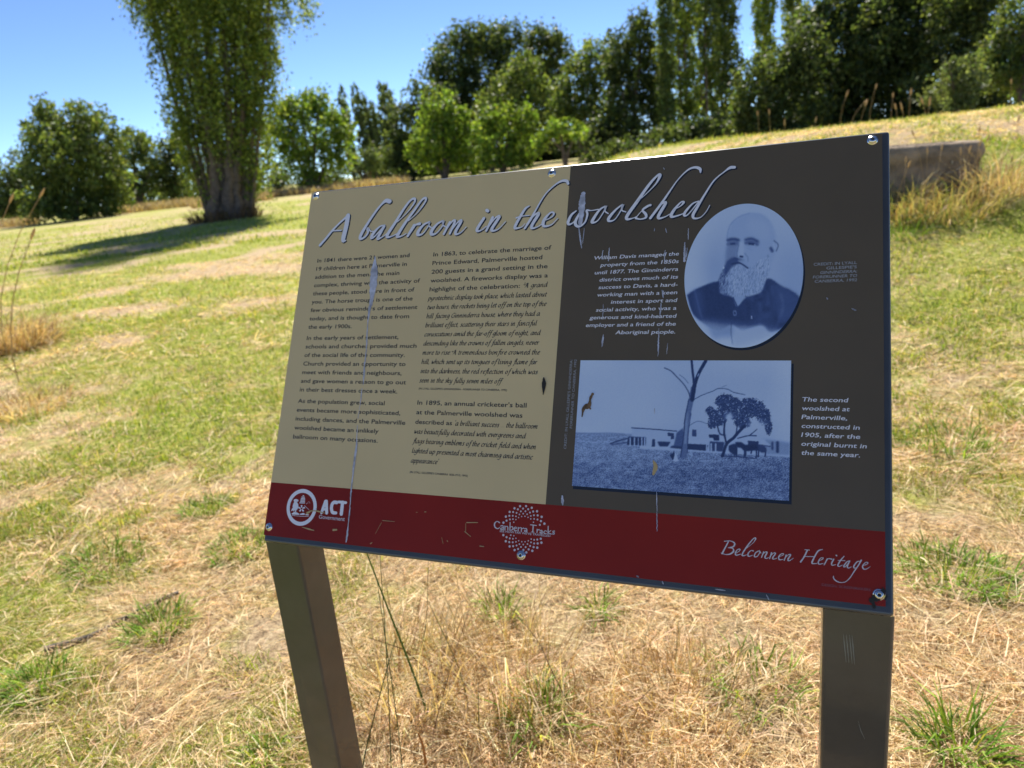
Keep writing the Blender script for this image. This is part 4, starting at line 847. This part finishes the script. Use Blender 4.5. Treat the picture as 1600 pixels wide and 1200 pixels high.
for k, (a, w) in enumerate(zip(d1, [121, 110, 118, 110.5, 111, 112.5, 91.5, 112.5, 121, 126, 82.5])): text(a, 640, 155.4+11.12*k, w, 5.6, 'R', 0.2, 'portrait_caption')
for k, (a, w, sh) in enumerate([('CREDIT: IN LYALL', 50, 0), ("GILLESPIE'S", 35, 0), ('GINNINDERRA:', 42.5, .2), ('FORERUNNER TO', 51, .2), ('CANBERRA, 1992', 49, .2)]): text(a, 861.7, 179.2+5.7*k, w, 3.9, 'R', sh, 'photo_credit')
c1 = ['The second', 'woolshed at', 'Palmerville,', 'constructed in', '1905, after the', 'original burnt in', 'the same year.']
for k, (a, w) in enumerate(zip(c1, [52, 54, 51.5, 65, 65.5, 72.5, 65.5])): text(a, 799.4, 356+11.1*k, w, 5.6, 'L', 0.2, 'woolshed_caption')
text("CREDIT: IN LYALL GILLESPIE'S GINNINDERRA:", 498, 430, 127, 3.8, 'L', 0, 'woolshed_photo_credit', 0, 1); text('FORERUNNER TO CANBERRA, 1992', 504.4, 401, 98, 3.8, 'L', 0.15, 'woolshed_photo_credit', 0, 1)
q0, q1 = to_st(440+800/13.333, 755+745/13.333), to_st(440+1338/13.333, 755+795/13.333); text('Government', q0[0], (q0[1]+q1[1])/2-0.6, q1[0]-q0[0], 6.2, grp='government_text')
q0, q1 = to_st(760+265/12, 780+612/12), to_st(760+1215/12, 780+710/12); text("SEE HOW FAR WE'VE TRAVELLED", q0[0], (q0[1]+q1[1])/2, q1[0]-q0[0], 3.0, grp='tracks_text')
q0, q1 = to_st(1284, 916), to_st(1360, 922.5); text('DESIGN: SCREENMAKERS', q0[0], (q0[1]+q1[1])/2, q1[0]-q0[0], 3.0, grp='design_text')
bpy.context.view_layer.update(); dg_ = bpy.context.evaluated_depsgraph_get()
GR = {}
for (o, s, t, width, cap, align, shear, grp, rot) in JOBS:
    me = bpy.data.meshes.new_from_object(o.evaluated_get(dg_)); n = len(me.vertices); v = np.zeros(n*3, np.float32); me.vertices.foreach_get('co', v); v = v.reshape(-1, 3)
    me.calc_loop_triangles(); T = np.zeros(len(me.loop_triangles)*3, np.int32); me.loop_triangles.foreach_get('vertices', T); T = T.reshape(-1, 3)
    x0, x1 = v[:, 0].min(), v[:, 0].max(); X = (v[:, 0]-x0)/(x1-x0)*width; Y = v[:, 1]*cap/0.73
    X = X+(Y*shear if shear else 0)
    if align == 'R': X = X-width
    S_, T_ = (s+X, t-Y) if not rot else (s-Y, t-X)
    V = pan(S_, T_, np.full(n, HF+0.0002))-BASE; nr = np.cross(V[T[:, 1]]-V[T[:, 0]], V[T[:, 2]]-V[T[:, 0]]) @ SN < 0; T[nr] = T[nr][:, ::-1]
    GR.setdefault(grp, Bag()).add(V, T); bpy.data.meshes.remove(me); c = o.data; bpy.data.objects.remove(o); bpy.data.curves.remove(c)
TM = dict(body_text=M_black, source_text=M_black, portrait_caption=M_white, photo_credit=M_grey, woolshed_photo_credit=M_grey, lower_source_text=M_black, woolshed_caption=M_white, government_text=M_pink, tracks_text=M_pink, design_text=mat('faint_print', (0.25, 0.08, 0.08), 0.2))
for g_, b in GR.items(): slink(g_, b.mesh(g_), TM[g_])

# ---- printed photographs: flat prints, toned in blue
class Canvas:
    def __init__(s, x0, y0, x1, y1, k):
        s.x0, s.y0, s.k = x0, y0, k; s.w, s.h = int((x1-x0)*k), int((y1-y0)*k); s.a = np.full((s.h, s.w), 0.8)
        s.Y, s.X = np.mgrid[0:s.h, 0:s.w]; s.X = s.X/k+x0; s.Y = s.Y/k+y0
        s.noise = np.random.default_rng(5).random((s.h, s.w))
    @staticmethod
    def blur(m, r):
        r = int(round(r))
        if r < 1: return m
        for _ in range(2):
            for ax in (0, 1):
                p = np.pad(m, [(r+1, r) if q == ax else (0, 0) for q in (0, 1)], mode='edge'); c = np.cumsum(p, axis=ax)
                m = (np.take(c, np.arange(2*r+1, c.shape[ax]), ax)-np.take(c, np.arange(0, c.shape[ax]-2*r-1), ax))/(2*r+1)
        return m
    def mask(s, P):
        P = np.asarray(P, float); m = np.zeros(s.a.shape, bool); x, y = s.X, s.Y
        for (xa, ya), (xb, yb) in zip(P, np.roll(P, -1, 0)):
            if ya == yb: continue
            m ^= ((ya > y) != (yb > y)) & (x < (xb-xa)*(y-ya)/(yb-ya)+xa)
        return m.astype(float)
    def put(s, m, v, al=1.0): s.a = s.a*(1-m*al)+v*m*al
    def poly(s, P, v, b=2, al=1.0, curve=True):
        P = np.asarray(P, float)
        if curve: P = smooth_pts(np.vstack([P, P[:1]]), 4)
        s.put(s.blur(s.mask(P), b*s.k), v, al)
    def line(s, P, w, v, b=0.5, al=1.0):
        P = smooth_pts(np.asarray(P, float), 5); m = np.zeros(s.a.shape)
        for p, q in zip(P[:-1], P[1:]):
            d = q-p; t = np.clip(((s.X-p[0])*d[0]+(s.Y-p[1])*d[1])/(d @ d+1e-9), 0, 1); dist = np.hypot(s.X-p[0]-t*d[0], s.Y-p[1]-t*d[1])
            m = np.maximum(m, np.clip((w/2-dist)*s.k+0.5, 0, 1))
        s.put(s.blur(m, b*s.k), v, al)
    def sample(s, px, py):
        i = np.clip(((py-s.y0)*s.k).astype(int), 0, s.h-1); j = np.clip(((px-s.x0)*s.k).astype(int), 0, s.w-1); return s.a[i, j]
def tone(v):
    v = np.clip(v, 0, 1)[:, None]; st = np.array([[0.018, 0.028, 0.080], [0.085, 0.130, 0.300], [0.390, 0.510, 0.770], [0.690, 0.780, 0.930]]); x = v[:, 0]*3
    return np.stack([np.interp(x, [0, 1, 2, 3], st[:, q]) for q in range(3)], 1)
def to_px(P):
    d = P-EYE; z = d @ _fw; return 800+FPX*(d @ _r2)/z, 600-FPX*(d @ _u2)/z
def print_mesh(name, S_, T_, F, cv, h):
    P = pan(S_, T_, np.full(len(S_), h)); px, py = to_px(P)
    return slink(name, np_mesh(name, P-BASE, F, tone(cv.sample(px, py))), M_photo)

def portrait():
    k = 250/1154; Q = lambda P: [(1050+x*k, 300+y*k) for x, y in P]
    c = Canvas(1066, 316, 1258, 548, 3)
    c.a = 0.80+0.12*sm(1140, 1070, c.X)+0.06*sm(380, 325, c.Y)-0.14*np.exp(-(((c.X-1115)/22)**2+((c.Y-420)/40)**2))-0.10*sm(1180, 1240, c.X)*sm(360, 420, c.Y)+0.18*sm(505, 535, c.Y)
    W = lambda w: w*k
    c.poly(Q([(430, 220), (500, 168), (580, 150), (660, 165), (720, 230), (745, 320), (745, 430), (715, 520), (690, 600), (600, 640), (480, 640), (400, 560), (385, 480), (392, 400), (402, 310)]), 0.70, 2.0)
    c.line(Q([(396, 350), (402, 290), (428, 225), (490, 175), (560, 153)]), W(7), 0.48, 0.6, 0.7); c.line(Q([(560, 153), (640, 165), (700, 210)]), W(6), 0.6, 1, 0.5)
    c.poly(Q([(560, 190), (680, 220), (700, 330), (600, 330), (540, 260)]), 0.76, 4, 0.7)
    c.poly(Q([(392, 385), (470, 380), (472, 450), (450, 500), (390, 560), (382, 470)]), 0.50, 2.2, 0.9)
    c.poly(Q([(398, 340), (440, 328), (486, 342), (482, 378), (440, 388), (400, 384)]), 0.40, 2.0, 0.8); c.poly(Q([(522, 340), (572, 326), (628, 352), (622, 384), (570, 388), (530, 378)]), 0.42, 2.2, 0.75); c.line(Q([(400, 346), (440, 338), (480, 346)]), W(17), 0.26, 1.3, .9); c.line(Q([(528, 344), (572, 336), (618, 356)]), W(15), 0.26, 1.3, .9)
    c.line(Q([(402, 376), (440, 366), (480, 374)]), W(20), 0.42, 1.0); c.line(Q([(530, 368), (570, 360), (615, 378)]), W(18), 0.38, 1.0)
    c.line(Q([(425, 374), (450, 372)]), W(12), 0.22, 0.6); c.line(Q([(556, 372), (590, 376)]), W(13), 0.14, 0.6); c.line(Q([(592, 377), (598, 380)]), W(5), 0.8, 0.3)
    c.line(Q([(560, 388), (600, 392)]), W(5), 0.75, 0.5); c.line(Q([(540, 405), (580, 418)]), W(6), 0.55, 1, .6)
    c.poly(Q([(484, 360), (510, 365), (520, 430), (510, 462), (470, 458), (476, 420)]), 0.80, 1.2, 0.9); c.line(Q([(480, 380), (468, 440), (470, 462)]), W(8), 0.45, 0.8)
    c.line(Q([(492, 464), (508, 466)]), W(12), 0.10, 0.5); c.line(Q([(452, 478), (470, 484)]), W(12), 0.28, 0.8); c.line(Q([(522, 440), (545, 470), (548, 500)]), W(7), 0.5, 1)
    hair = 0.5+0.5*np.sin(c.X*2.3+6*vnoise(c.X*0.25, c.Y*0.12))*1.0; tex = vnoise(c.X*1.15+0.25*c.Y, c.Y*0.32)*0.75+vnoise(c.X*2.2-0.2*c.Y, c.Y*0.6)*0.25
    bm_ = c.blur(c.mask(smooth_pts(np.array(Q([(385, 520), (340, 610), (322, 690), (370, 735), (450, 765), (475, 800), (530, 760), (620, 725), (680, 660), (700, 560), (700, 470), (640, 480), (560, 540), (480, 530), (430, 490), (385, 520)])), 4)), 3)
    dark = sm(1145, 1128, c.X)*0.30+sm(440, 468, c.Y)*0.05
    c.put(bm_, 0.68-dark*0.85+(tex-0.5)*0.48, 0.95)
    c.poly(Q([(392, 500), (440, 470), (500, 482), (520, 500), (480, 515), (430, 545), (388, 600), (375, 570)]), 0.27, 1.6, 0.9); c.poly(Q([(470, 492), (520, 490), (548, 520), (545, 550), (500, 520)]), 0.66, 1.2, 0.8)
    c.line(Q([(430, 518), (488, 512), (546, 548)]), W(10), 0.16, 0.8)
    c.line(Q([(735, 350), (765, 380), (752, 425)]), W(9), 0.36, 0.8); c.line(Q([(712, 405), (722, 425)]), W(24), 0.34, 1.0); c.line(Q([(690, 455), (695, 470)]), W(10), 0.5, 1); c.line(Q([(730, 370), (742, 410)]), W(8), 0.82, 0.8)
    jk = c.blur(c.mask(smooth_pts(np.array(Q([(105, 740), (190, 690), (330, 645), (345, 725), (440, 760), (468, 825), (530, 762), (640, 720), (690, 622), (790, 675), (890, 730), (955, 810), (930, 910), (840, 950), (760, 1000), (700, 1010), (650, 965), (560, 985), (500, 1000), (430, 960), (330, 1000), (240, 960), (150, 880), (105, 740)])), 4)), 4)
    c.put(jk*(1-0.75*sm(495, 522, c.Y-0.12*(c.X-1150))), 0.10+0.16*vnoise(c.X*0.16, c.Y*0.12)*sm(1130, 1200, c.X)+0.05*vnoise(c.X*0.5, c.Y*0.5), 0.96)
    c.poly(Q([(740, 690), (880, 730), (940, 830), (860, 930), (780, 900), (740, 800)]), 0.34, 5, 0.8); c.poly(Q([(140, 720), (200, 700), (225, 800), (215, 900), (160, 860)]), 0.34, 4, 0.6)
    c.poly(Q([(442, 758), (520, 752), (468, 815)]), 0.66, 1.0); c.line(Q([(468, 820), (440, 760)]), W(7), 0.15, 0.6)
    c.line(Q([(530, 755), (600, 768), (690, 735)]), W(7), 0.26, 1); c.line(Q([(690, 630), (710, 760), (730, 900)]), W(9), 0.2, 1.5); c.line(Q([(780, 720), (800, 820), (760, 960)]), W(9), 0.55, 2, .5)
    c.poly(Q([(250, 960), (330, 985), (430, 950), (440, 1040), (360, 1050), (300, 1060)]), 0.45, 4, .6); c.poly(Q([(440, 1000), (560, 985), (660, 965), (650, 1050), (480, 1110), (440, 1090)]), 0.78, 4, .7)
    c.line(Q([(430, 930), (425, 1010), (436, 1095)]), W(7), 0.25, 0.8, .7); c.line(Q([(452, 865), (453, 880)]), W(26), 0.5, 0.5); c.line(Q([(452, 868), (453, 877)]), W(12), 0.12, 0.5)
    c.line(Q([(370, 540), (371, 548)]), W(8), 1.0, 0.3); c.line(Q([(573, 895), (573, 912)]), W(6), 0.95, 0.3); c.line(Q([(160, 700), (200, 860), (215, 905)]), W(7), 0.55, 1.2, .7)
    c.a = c.a+(c.noise-0.5)*0.03
    nr, na = 92, 300; r = np.linspace(0, 1, nr); a = np.linspace(0, 2*math.pi, na+1)[:-1]; R_, A_ = np.meshgrid(r, a, indexing='ij')
    S_ = (724.3+75.1*R_*np.cos(A_)).ravel(); T_ = (187+100*R_*np.sin(A_)).ravel()
    i, j = np.meshgrid(np.arange(nr-1), np.arange(na), indexing='ij'); F = np.stack([i*na+j, i*na+(j+1) % na, (i+1)*na+(j+1) % na, (i+1)*na+j], -1).reshape(-1, 4)[:, ::-1]
    print_mesh('portrait_photo', S_, T_, F, c, HF+0.0003)
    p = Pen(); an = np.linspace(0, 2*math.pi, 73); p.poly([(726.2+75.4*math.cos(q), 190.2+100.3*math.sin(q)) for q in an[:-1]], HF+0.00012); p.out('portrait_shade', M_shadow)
portrait()

def woolshed():
    A = lambda P: [(1030+x/7.5, 560+y/7.5) for x, y in P]; Bz = lambda P: [(890+x/4.571, 660+y/4.571) for x, y in P]; Cz = lambda P: [(890+x/8.889, 555+y/8.889) for x, y in P]
    c = Canvas(892, 558, 1242, 788, 2.6)
    gl = 695.5+(c.X-900)*0.055
    c.a = 0.78+0.08*vnoise(c.X*0.012+3, c.Y*0.02)+0.03*sm(600, 565, c.Y)+0.10*sm(1190, 1235, c.X)-0.05*sm(640, 690, c.Y)*sm(960, 1100, c.X)
    c.a += 0.05*sm(1000, 900, c.X)
    # far hills and paddock
    g = sm(674, 678, c.Y-(c.X-900)*0.02)*(c.X < 1000); c.put(g, 0.55+0.25*(vnoise(c.X*0.5, c.Y*1.2)-0.5)); c.line(Cz([(85, 1078), (300, 1085), (540, 1080), (760, 1095)]), 1.5, 0.45, 0.8)
    for x in range(905, 960, 6): c.line([(x, 688+(x % 5)), (x+5, 688.5+(x % 4))], 0.9, 0.85, 0.3, .8)
    c.poly(A([(1180, 940), (1300, 950), (1420, 965), (1540, 985), (1540, 1140), (1200, 1120)]), 0.56, 2, 1, False)
    c.line(A([(1325, 985), (1325, 1060)]), 3.4, 0.25, 0.8); c.line(A([(1385, 985), (1385, 1090)]), 4.5, 0.18, 0.8)
    grass = sm(-1.5, 1.5, c.Y-gl); tx = (vnoise(c.X*0.7, c.Y*1.3)-0.5)*0.22+(c.noise-0.5)*0.22+(vnoise(c.X*0.12, c.Y*0.2)-0.5)*0.16
    c.put(grass, 0.57-0.13*sm(700, 745, c.Y)+0.06*sm(750, 780, c.Y)+tx-0.05*sm(960, 1080, c.X))
    for q in ((400, 350, 480), (500, 380, 590), (860, 425, 960), (930, 272, 1010), (840, 470, 930), (770, 270, 860), (1000, 275, 940), (390, 330, 450), (250, 325, 290)): c.line(Bz([(q[0], q[1]), (q[2], q[1]+2)]), 0.9, 0.8, 0.4, .7)
    # left building
    c.poly(Bz([(445, 40), (770, 62), (745, 160), (690, 176), (560, 172), (400, 162), (400, 105), (445, 100)]), 0.74, 0.6, 1, False); c.line(Bz([(442, 38), (600, 48), (765, 62)]), 1.5, 0.10, 0.3)
    c.poly(Bz([(420, 100), (545, 105), (543, 165), (405, 160)]), 0.12, 0.6, 1, False)
    for x in (432, 462, 490, 515, 535): c.line(Bz([(x, 110), (x, 165)]), 2.0 if x != 490 else 1.2, 0.75, 0.4)
    c.line(Bz([(290, 152), (350, 130), (420, 112)]), 2.4, 0.22, 0.6); c.line(Bz([(300, 158), (420, 140)]), 1.5, 0.2, 0.6); c.poly(Bz([(590, 118), (610, 118), (610, 172), (585, 172)]), 0.15, 0.5, 1, False)
    c.poly(Bz([(625, 135), (720, 138), (700, 172), (640, 170)]), 0.13, 0.8, 1, False); c.poly(Bz([(700, 72), (745, 76), (745, 118), (722, 120), (722, 98), (700, 96)]), 0.18, 0.5, 1, False)
    # gabled shed
    c.poly(A([(340, 790), (450, 733), (700, 830), (705, 970), (560, 1002), (330, 985)]), 0.76, 0.5, 1, False)
    for y in range(800, 990, 26): c.line(A([(345, y), (575, y+10)]), 0.35, 0.64, 0.2, .8)
    c.line(A([(340, 793), (450, 735), (560, 765)]), 1.0, 0.30, 0.3); c.poly(A([(278, 812), (200, 870), (165, 1035), (265, 1055), (290, 900)]), 0.34, 0.8, 1, False)
    c.poly(A([(385, 832), (435, 835), (435, 915), (382, 912)]), 0.24, 0.4, 1, False); c.poly(A([(330, 998), (572, 1010), (562, 1082), (325, 1065)]), 0.12, 0.5, 1, False); c.poly(A([(150, 1020), (280, 1035), (270, 1062), (120, 1045)]), 0.14, 0.6, 1, False)
    c.poly(A([(580, 888), (705, 892), (705, 962), (640, 962), (630, 930), (585, 928)]), 0.10, 0.4, 1, False); c.poly(A([(590, 970), (765, 978), (742, 1088), (590, 1085)]), 0.20, 0.8, 1, False)
    c.poly(A([(700, 826), (900, 838), (1180, 900), (1300, 1015), (1290, 1030), (1150, 1000), (760, 975), (705, 960)]), 0.76, 0.6, 1, False)
    for x in (608, 555, 660): c.line(A([(x, 1000), (x, 1088)]), 2.2, 0.74, 0.4)
    c.poly(A([(1035, 962), (1165, 972), (1160, 1030), (1040, 1020)]), 0.14, 0.5, 1, False); c.line(A([(1160, 1010), (1300, 1030)]), 1.6, 0.2, 0.4)
    # horses
    c.poly(A([(812, 1020), (870, 1000), (905, 1010), (910, 1060), (900, 1130), (820, 1090)]), 0.12, 0.8); c.poly(A([(890, 980), (960, 980), (1010, 1010), (1100, 1005), (1170, 1020), (1175, 1075), (1100, 1080), (1000, 1085), (960, 1050), (905, 1035)]), 0.09, 0.7)
    for x, y0, y1 in ((880, 1050, 1130), (905, 1050, 1135), (995, 1060, 1150), (1010, 1060, 1140), (1075, 1060, 1110), (1135, 1060, 1165), (1160, 1050, 1150), (1240, 1060, 1150)): c.line(A([(x, y0), (x+4, (y0+y1)/2), (x, y1)]), 2.2, 0.12, 0.4)
    c.poly(A([(1150, 1010), (1235, 1030), (1255, 1090), (1180, 1095)]), 0.2, 0.8); c.line(A([(720, 1140), (900, 1150), (1110, 1170)]), 1.6, 0.16, 0.5)
    # leafy tree
    m = np.zeros(c.a.shape)
    for x, y, rx, ry in ((765, 500, 120, 92), (880, 540, 100, 95), (1050, 560, 150, 100), (1150, 590, 110, 110), (690, 690, 125, 110), (1220, 680, 90, 110), (1280, 800, 48, 100), (960, 640, 190, 95), (600, 620, 62, 62), (980, 760, 110, 60), (790, 620, 130, 80), (620, 760, 60, 70)):
        cx, cy = A([(x, y)])[0]; m = np.maximum(m, np.clip(1.25-np.sqrt(((c.X-cx)/(rx/7.5))**2+((c.Y-cy)/(ry/7.5))**2), 0, 1)*2.2)
    n1 = vnoise(c.X*0.5, c.Y*0.5)*0.5+vnoise(c.X*1.2, c.Y*1.2)*0.5; m = np.clip((np.clip(m, 0, 1)*1.02-n1*1.16)*3.5, 0, 1)
    hole = np.exp(-(((c.X-A([(820, 680)])[0][0])/6)**2+((c.Y-A([(820, 680)])[0][1])/4.5)**2))+np.exp(-(((c.X-A([(1140, 750)])[0][0])/11)**2+((c.Y-A([(1140, 780)])[0][1])/6)**2))
    c.put(c.blur(m*(1-np.clip(hole, 0, 1)), 0.5), 0.06+0.30*vnoise(c.X*1.0+9, c.Y*1.0)); 
    for P, w in (([(740, 1140), (790, 1000), (870, 930), (930, 860), (1000, 790)], 4.6), ([(785, 990), (760, 870), (765, 760)], 3.0), ([(770, 900), (710, 880), (680, 790)], 2.2), ([(920, 935), (1040, 905), (1135, 905)], 1.6), ([(1060, 900), (1145, 830)], 1.4), ([(900, 890), (910, 780), (880, 730)], 1.8)): c.line(A(P), w, 0.10, 0.4)
    # tall dead trunk
    c.poly(A([(235, 1170), (275, 1000), (288, 760), (335, 520), (370, 330), (430, 330), (405, 480), (352, 740), (338, 900), (322, 1170)]), 0.40, 0.5, 1, False); c.poly(A([(290, 1000), (302, 760), (335, 600), (330, 800), (318, 1000)]), 0.58, 1.2, .8, False)
    c.line(A([(250, 1150), (285, 900), (300, 700), (345, 480)]), 1.4, 0.16, 0.4); c.line(A([(330, 1100), (340, 880), (372, 640)]), 1.0, 0.14, 0.4)
    for P, w in (([(395, 480), (405, 300), (390, 150), (378, 25)], 3.6), ([(405, 350), (455, 190), (545, 25)], 5.2), ([(385, 480), (410, 320)], 6.5), ([(355, 440), (338, 385), (285, 300), (205, 215), (135, 145), (60, 110)], 1.5), ([(340, 290), (290, 230), (235, 190)], 0.7), ([(415, 475), (500, 430), (620, 385), (700, 350), (800, 360), (870, 395), (1005, 425)], 1.0), ([(730, 335), (790, 312)], 0.5)): c.line(A(P), w, 0.10, 0.3)
    c.line(A([(450, 205), (462, 180)]), 1.6, 0.7, 0.4)
    # woman in a pale dress
    c.poly(A([(180, 1085), (200, 1130), (222, 1200), (165, 1200), (160, 1130)]), 0.82, 0.5); c.poly(A([(175, 1075), (180, 1120), (160, 1190), (125, 1130), (160, 1110)]), 0.10, 0.5); c.line(A([(370, 1100), (385, 1140)]), 3, 0.7, 1)
    c.a = c.a+(c.noise-0.5)*0.06
    ns, ntt = 330, 215; S_, T_ = np.meshgrid(np.linspace(510, 786.6, ns), np.linspace(304, 480, ntt)); i, j = np.meshgrid(np.arange(ntt-1), np.arange(ns-1), indexing='ij')
    F = np.stack([i*ns+j, i*ns+j+1, (i+1)*ns+j+1, (i+1)*ns+j], -1).reshape(-1, 4)[:, ::-1]
    print_mesh('woolshed_photo', S_.ravel(), T_.ravel(), F, c, HF+0.0003)
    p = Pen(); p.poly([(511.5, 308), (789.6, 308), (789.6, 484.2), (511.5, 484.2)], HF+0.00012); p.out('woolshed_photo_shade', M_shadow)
woolshed()

# ---- dirt on the face: bird droppings, scraps of dry grass, scorch and flakes
z1 = lambda P: np.array([to_st(480+x/4, 280+y/4) for x, y in P]); z2 = lambda P: np.array([to_st(440+x*.275, 550+y*.275) for x, y in P]); z3 = lambda P: np.array([to_st(860+x*.3375, 200+y*.3375) for x, y in P]); z4 = lambda P: np.array([to_st(880+x*.3417, 550+y*.3417) for x, y in P])
def streak(P, w, h=HF+0.0007):
    n = 28; P = smooth_pts(P, 6); t = np.linspace(0, 1, n); q = np.linspace(0, 1, len(P)); xy = np.stack([np.interp(t, q, P[:, k]) for k in (0, 1)], 1); ww = np.interp(t, np.linspace(0, 1, len(w)), w)*(1+0.35*(RNG.random(n)-0.5)); xy[:, 0] += RNG.normal(0, 0.25, n); p = Pen(); p.stroke(xy, ww, h); p.out('bird_dropping', M_drop)
streak(z1([(432, 490), (428, 560), (420, 680), (405, 790)]), [1.5, 6, 13, 14, 8, 5]); streak(z1([(400, 800), (385, 920), (378, 1060), (365, 1180)]), [5, 3, 1.5, 2, 2.5, 1.6, 2.2, 1])
streak(z2([(478, 60), (476, 130), (470, 190)]), [1.2, 2.6, 3.2, 2.0, 1]); streak(z2([(465, 210), (455, 290), (442, 380)]), [1, 1.8, 1.2, 0.6, 1.0]); streak(z2([(438, 420), (432, 540), (418, 650), (405, 780)]), [0.8, 1.2, 2.8, 4, 3.6, 2, 2.4]); streak(z2([(402, 790), (395, 900), (385, 1000), (376, 1080)]), [2.6, 1.5, 2.4, 1.2, 3.2, 2])
streak(z3([(155, 310), (150, 350), (148, 400), (140, 450)]), [6, 9, 10, 7, 6]); streak(z3([(135, 470), (148, 560)]), [1.5, 2.6, 1.2]); streak(z3([(160, 470), (152, 540)]), [0.8, 1.2, .5])
for P, w in (([(640, 470), (640, 520)], [.6, 1.2, .8]), ([(624, 535), (622, 620)], [1.2, 2.8, 3]), ([(635, 560), (630, 610)], [.8, 1.4, .6]), ([(275, 560), (272, 620)], [.8, 1.6, .8]), ([(247, 570), (240, 610)], [.6, 1, .6]), ([(533, 570), (530, 630)], [.6, 1.4, .7]), ([(520, 755), (525, 790)], [1, 2, 1]), ([(515, 815), (510, 870)], [1, 2.2, 1]), ([(248, 820), (246, 880)], [.5, 1.1, .5]), ([(248, 960), (242, 1015)], [1, 3, 1.4]), ([(505, 930), (500, 1060)], [.4, 1.2, 2, .6]), ([(545, 1000), (540, 1050)], [.4, 1, .4]), ([(535, 470), (540, 490)], [.5, 1, .5]), ([(485, 470), (484, 482)], [.5, .9, .5]), ([(1395, 840), (1410, 848)], [1, 1.8, 1.6]), ([(1280, 790), (1282, 798)], [.8, 1.4, .8]), ([(525, 190), (530, 198)], [.6, 1, .6])): streak(z3(P), w)
for P, w in (([(430, 640), (432, 820)], [.5, 1.4, .6, 1.2, .5]), ([(0, 660), (2, 700)], [2, 4, 1.5]), ([(420, 260), (420, 285)], [.5, 1.2, .5]), ([(340, 1024), (348, 1028)], [1.8, 2, 1.4]), ([(455, 1048), (460, 1060)], [.8, 1.4, .8]), ([(700, 1084), (745, 1090)], [.8, 1.6, .8]), ([(930, 1110), (940, 1130)], [.8, 1.2, .6]), ([(425, 505), (430, 540)], [.6, 3, 2])): streak(z4(P), w)
z7 = lambda P: np.array([to_st(440+x/13.333, 755+y/13.333) for x, y in P]); zz = lambda P: np.array([to_st(400+x*.3125, 740+y*.3125) for x, y in P])
def scrap(P, w): pg = Pen(); pg.stroke(smooth_pts(P, 4), np.interp(np.linspace(0, 1, len(smooth_pts(P, 4))), np.linspace(0, 1, len(w)), w), HF+0.0010); pg.out('dry_grass_scrap', M_straw_scrap)
scrap(z7([(570, 625), (640, 585)]), [4, 6, 2]); scrap(z7([(630, 580), (760, 580), (930, 625)]), [1.5, 1.6, 2.2, .8]); scrap(z7([(460, 915), (600, 955), (710, 985)]), [.6, 2.4, 1.0]); scrap(z7([(1110, 975), (1180, 970)]), [3.2, 3.6, 2.4])
for P, w in (([(640, 235), (700, 240)], [.8, 1.2, .5]), ([(635, 245), (605, 300)], [.5, 1, .4]), ([(1060, 245), (1115, 245)], [1.4, 1.8, .8]), ([(1055, 250), (1055, 290)], [.6, .8, .6]), ([(1050, 290), (1080, 315)], [1, 1.4, .6]), ([(1125, 362), (1145, 365)], [1.2, 1.8, 1]), ([(935, 320), (942, 350)], [.5, .9, .5]), ([(962, 335), (965, 340)], [1, 1.2, 1]), ([(580, 350), (588, 345)], [1.5, 2, 1]), ([(850, 192), (857, 192)], [1, 1.4, 1]), ([(808, 194), (814, 194)], [.7, 1, .6])): scrap(zz(P), w)
for P, w in (([(415, 500), (425, 525), (415, 560)], [2, 5, 6, 3]),): scrap(z4(P), w)
pk = Pen()
def blotch(P, w): q = smooth_pts(P, 5); pk.stroke(q, np.interp(np.linspace(0, 1, len(q)), np.linspace(0, 1, len(w)), w)*(1+0.5*(RNG.random(len(q))-0.5)), HF+0.0012)
blotch(z4([(138, 195), (128, 215), (122, 245), (98, 260), (90, 298)]), [3.5, 4, 3, 4, 7, 6, 3, 1.2]); blotch(z4([(118, 245), (128, 262)]), [1.5, 1.8, 2])
pk.out('brown_flake', M_flake)
pk = Pen(); blotch(z2([(1495, 150), (1496, 190), (1492, 245)]), [1.5, 5, 6, 4, 1]); pk.out('dark_leaf_stain', M_rust); pk = Pen()
for P, w in (([(1410, 1135), (1440, 1115), (1470, 1090)], [5, 9, 8, 3]), ([(1420, 1165), (1415, 1140)], [4, 6, 3]), ([(1455, 1100), (1462, 1078)], [4, 3, 1]), ([(1470, 1130), (1478, 1115)], [3, 4, 2])): blotch(z4(P), w)
pk.out('burnt_scorch', M_rust)
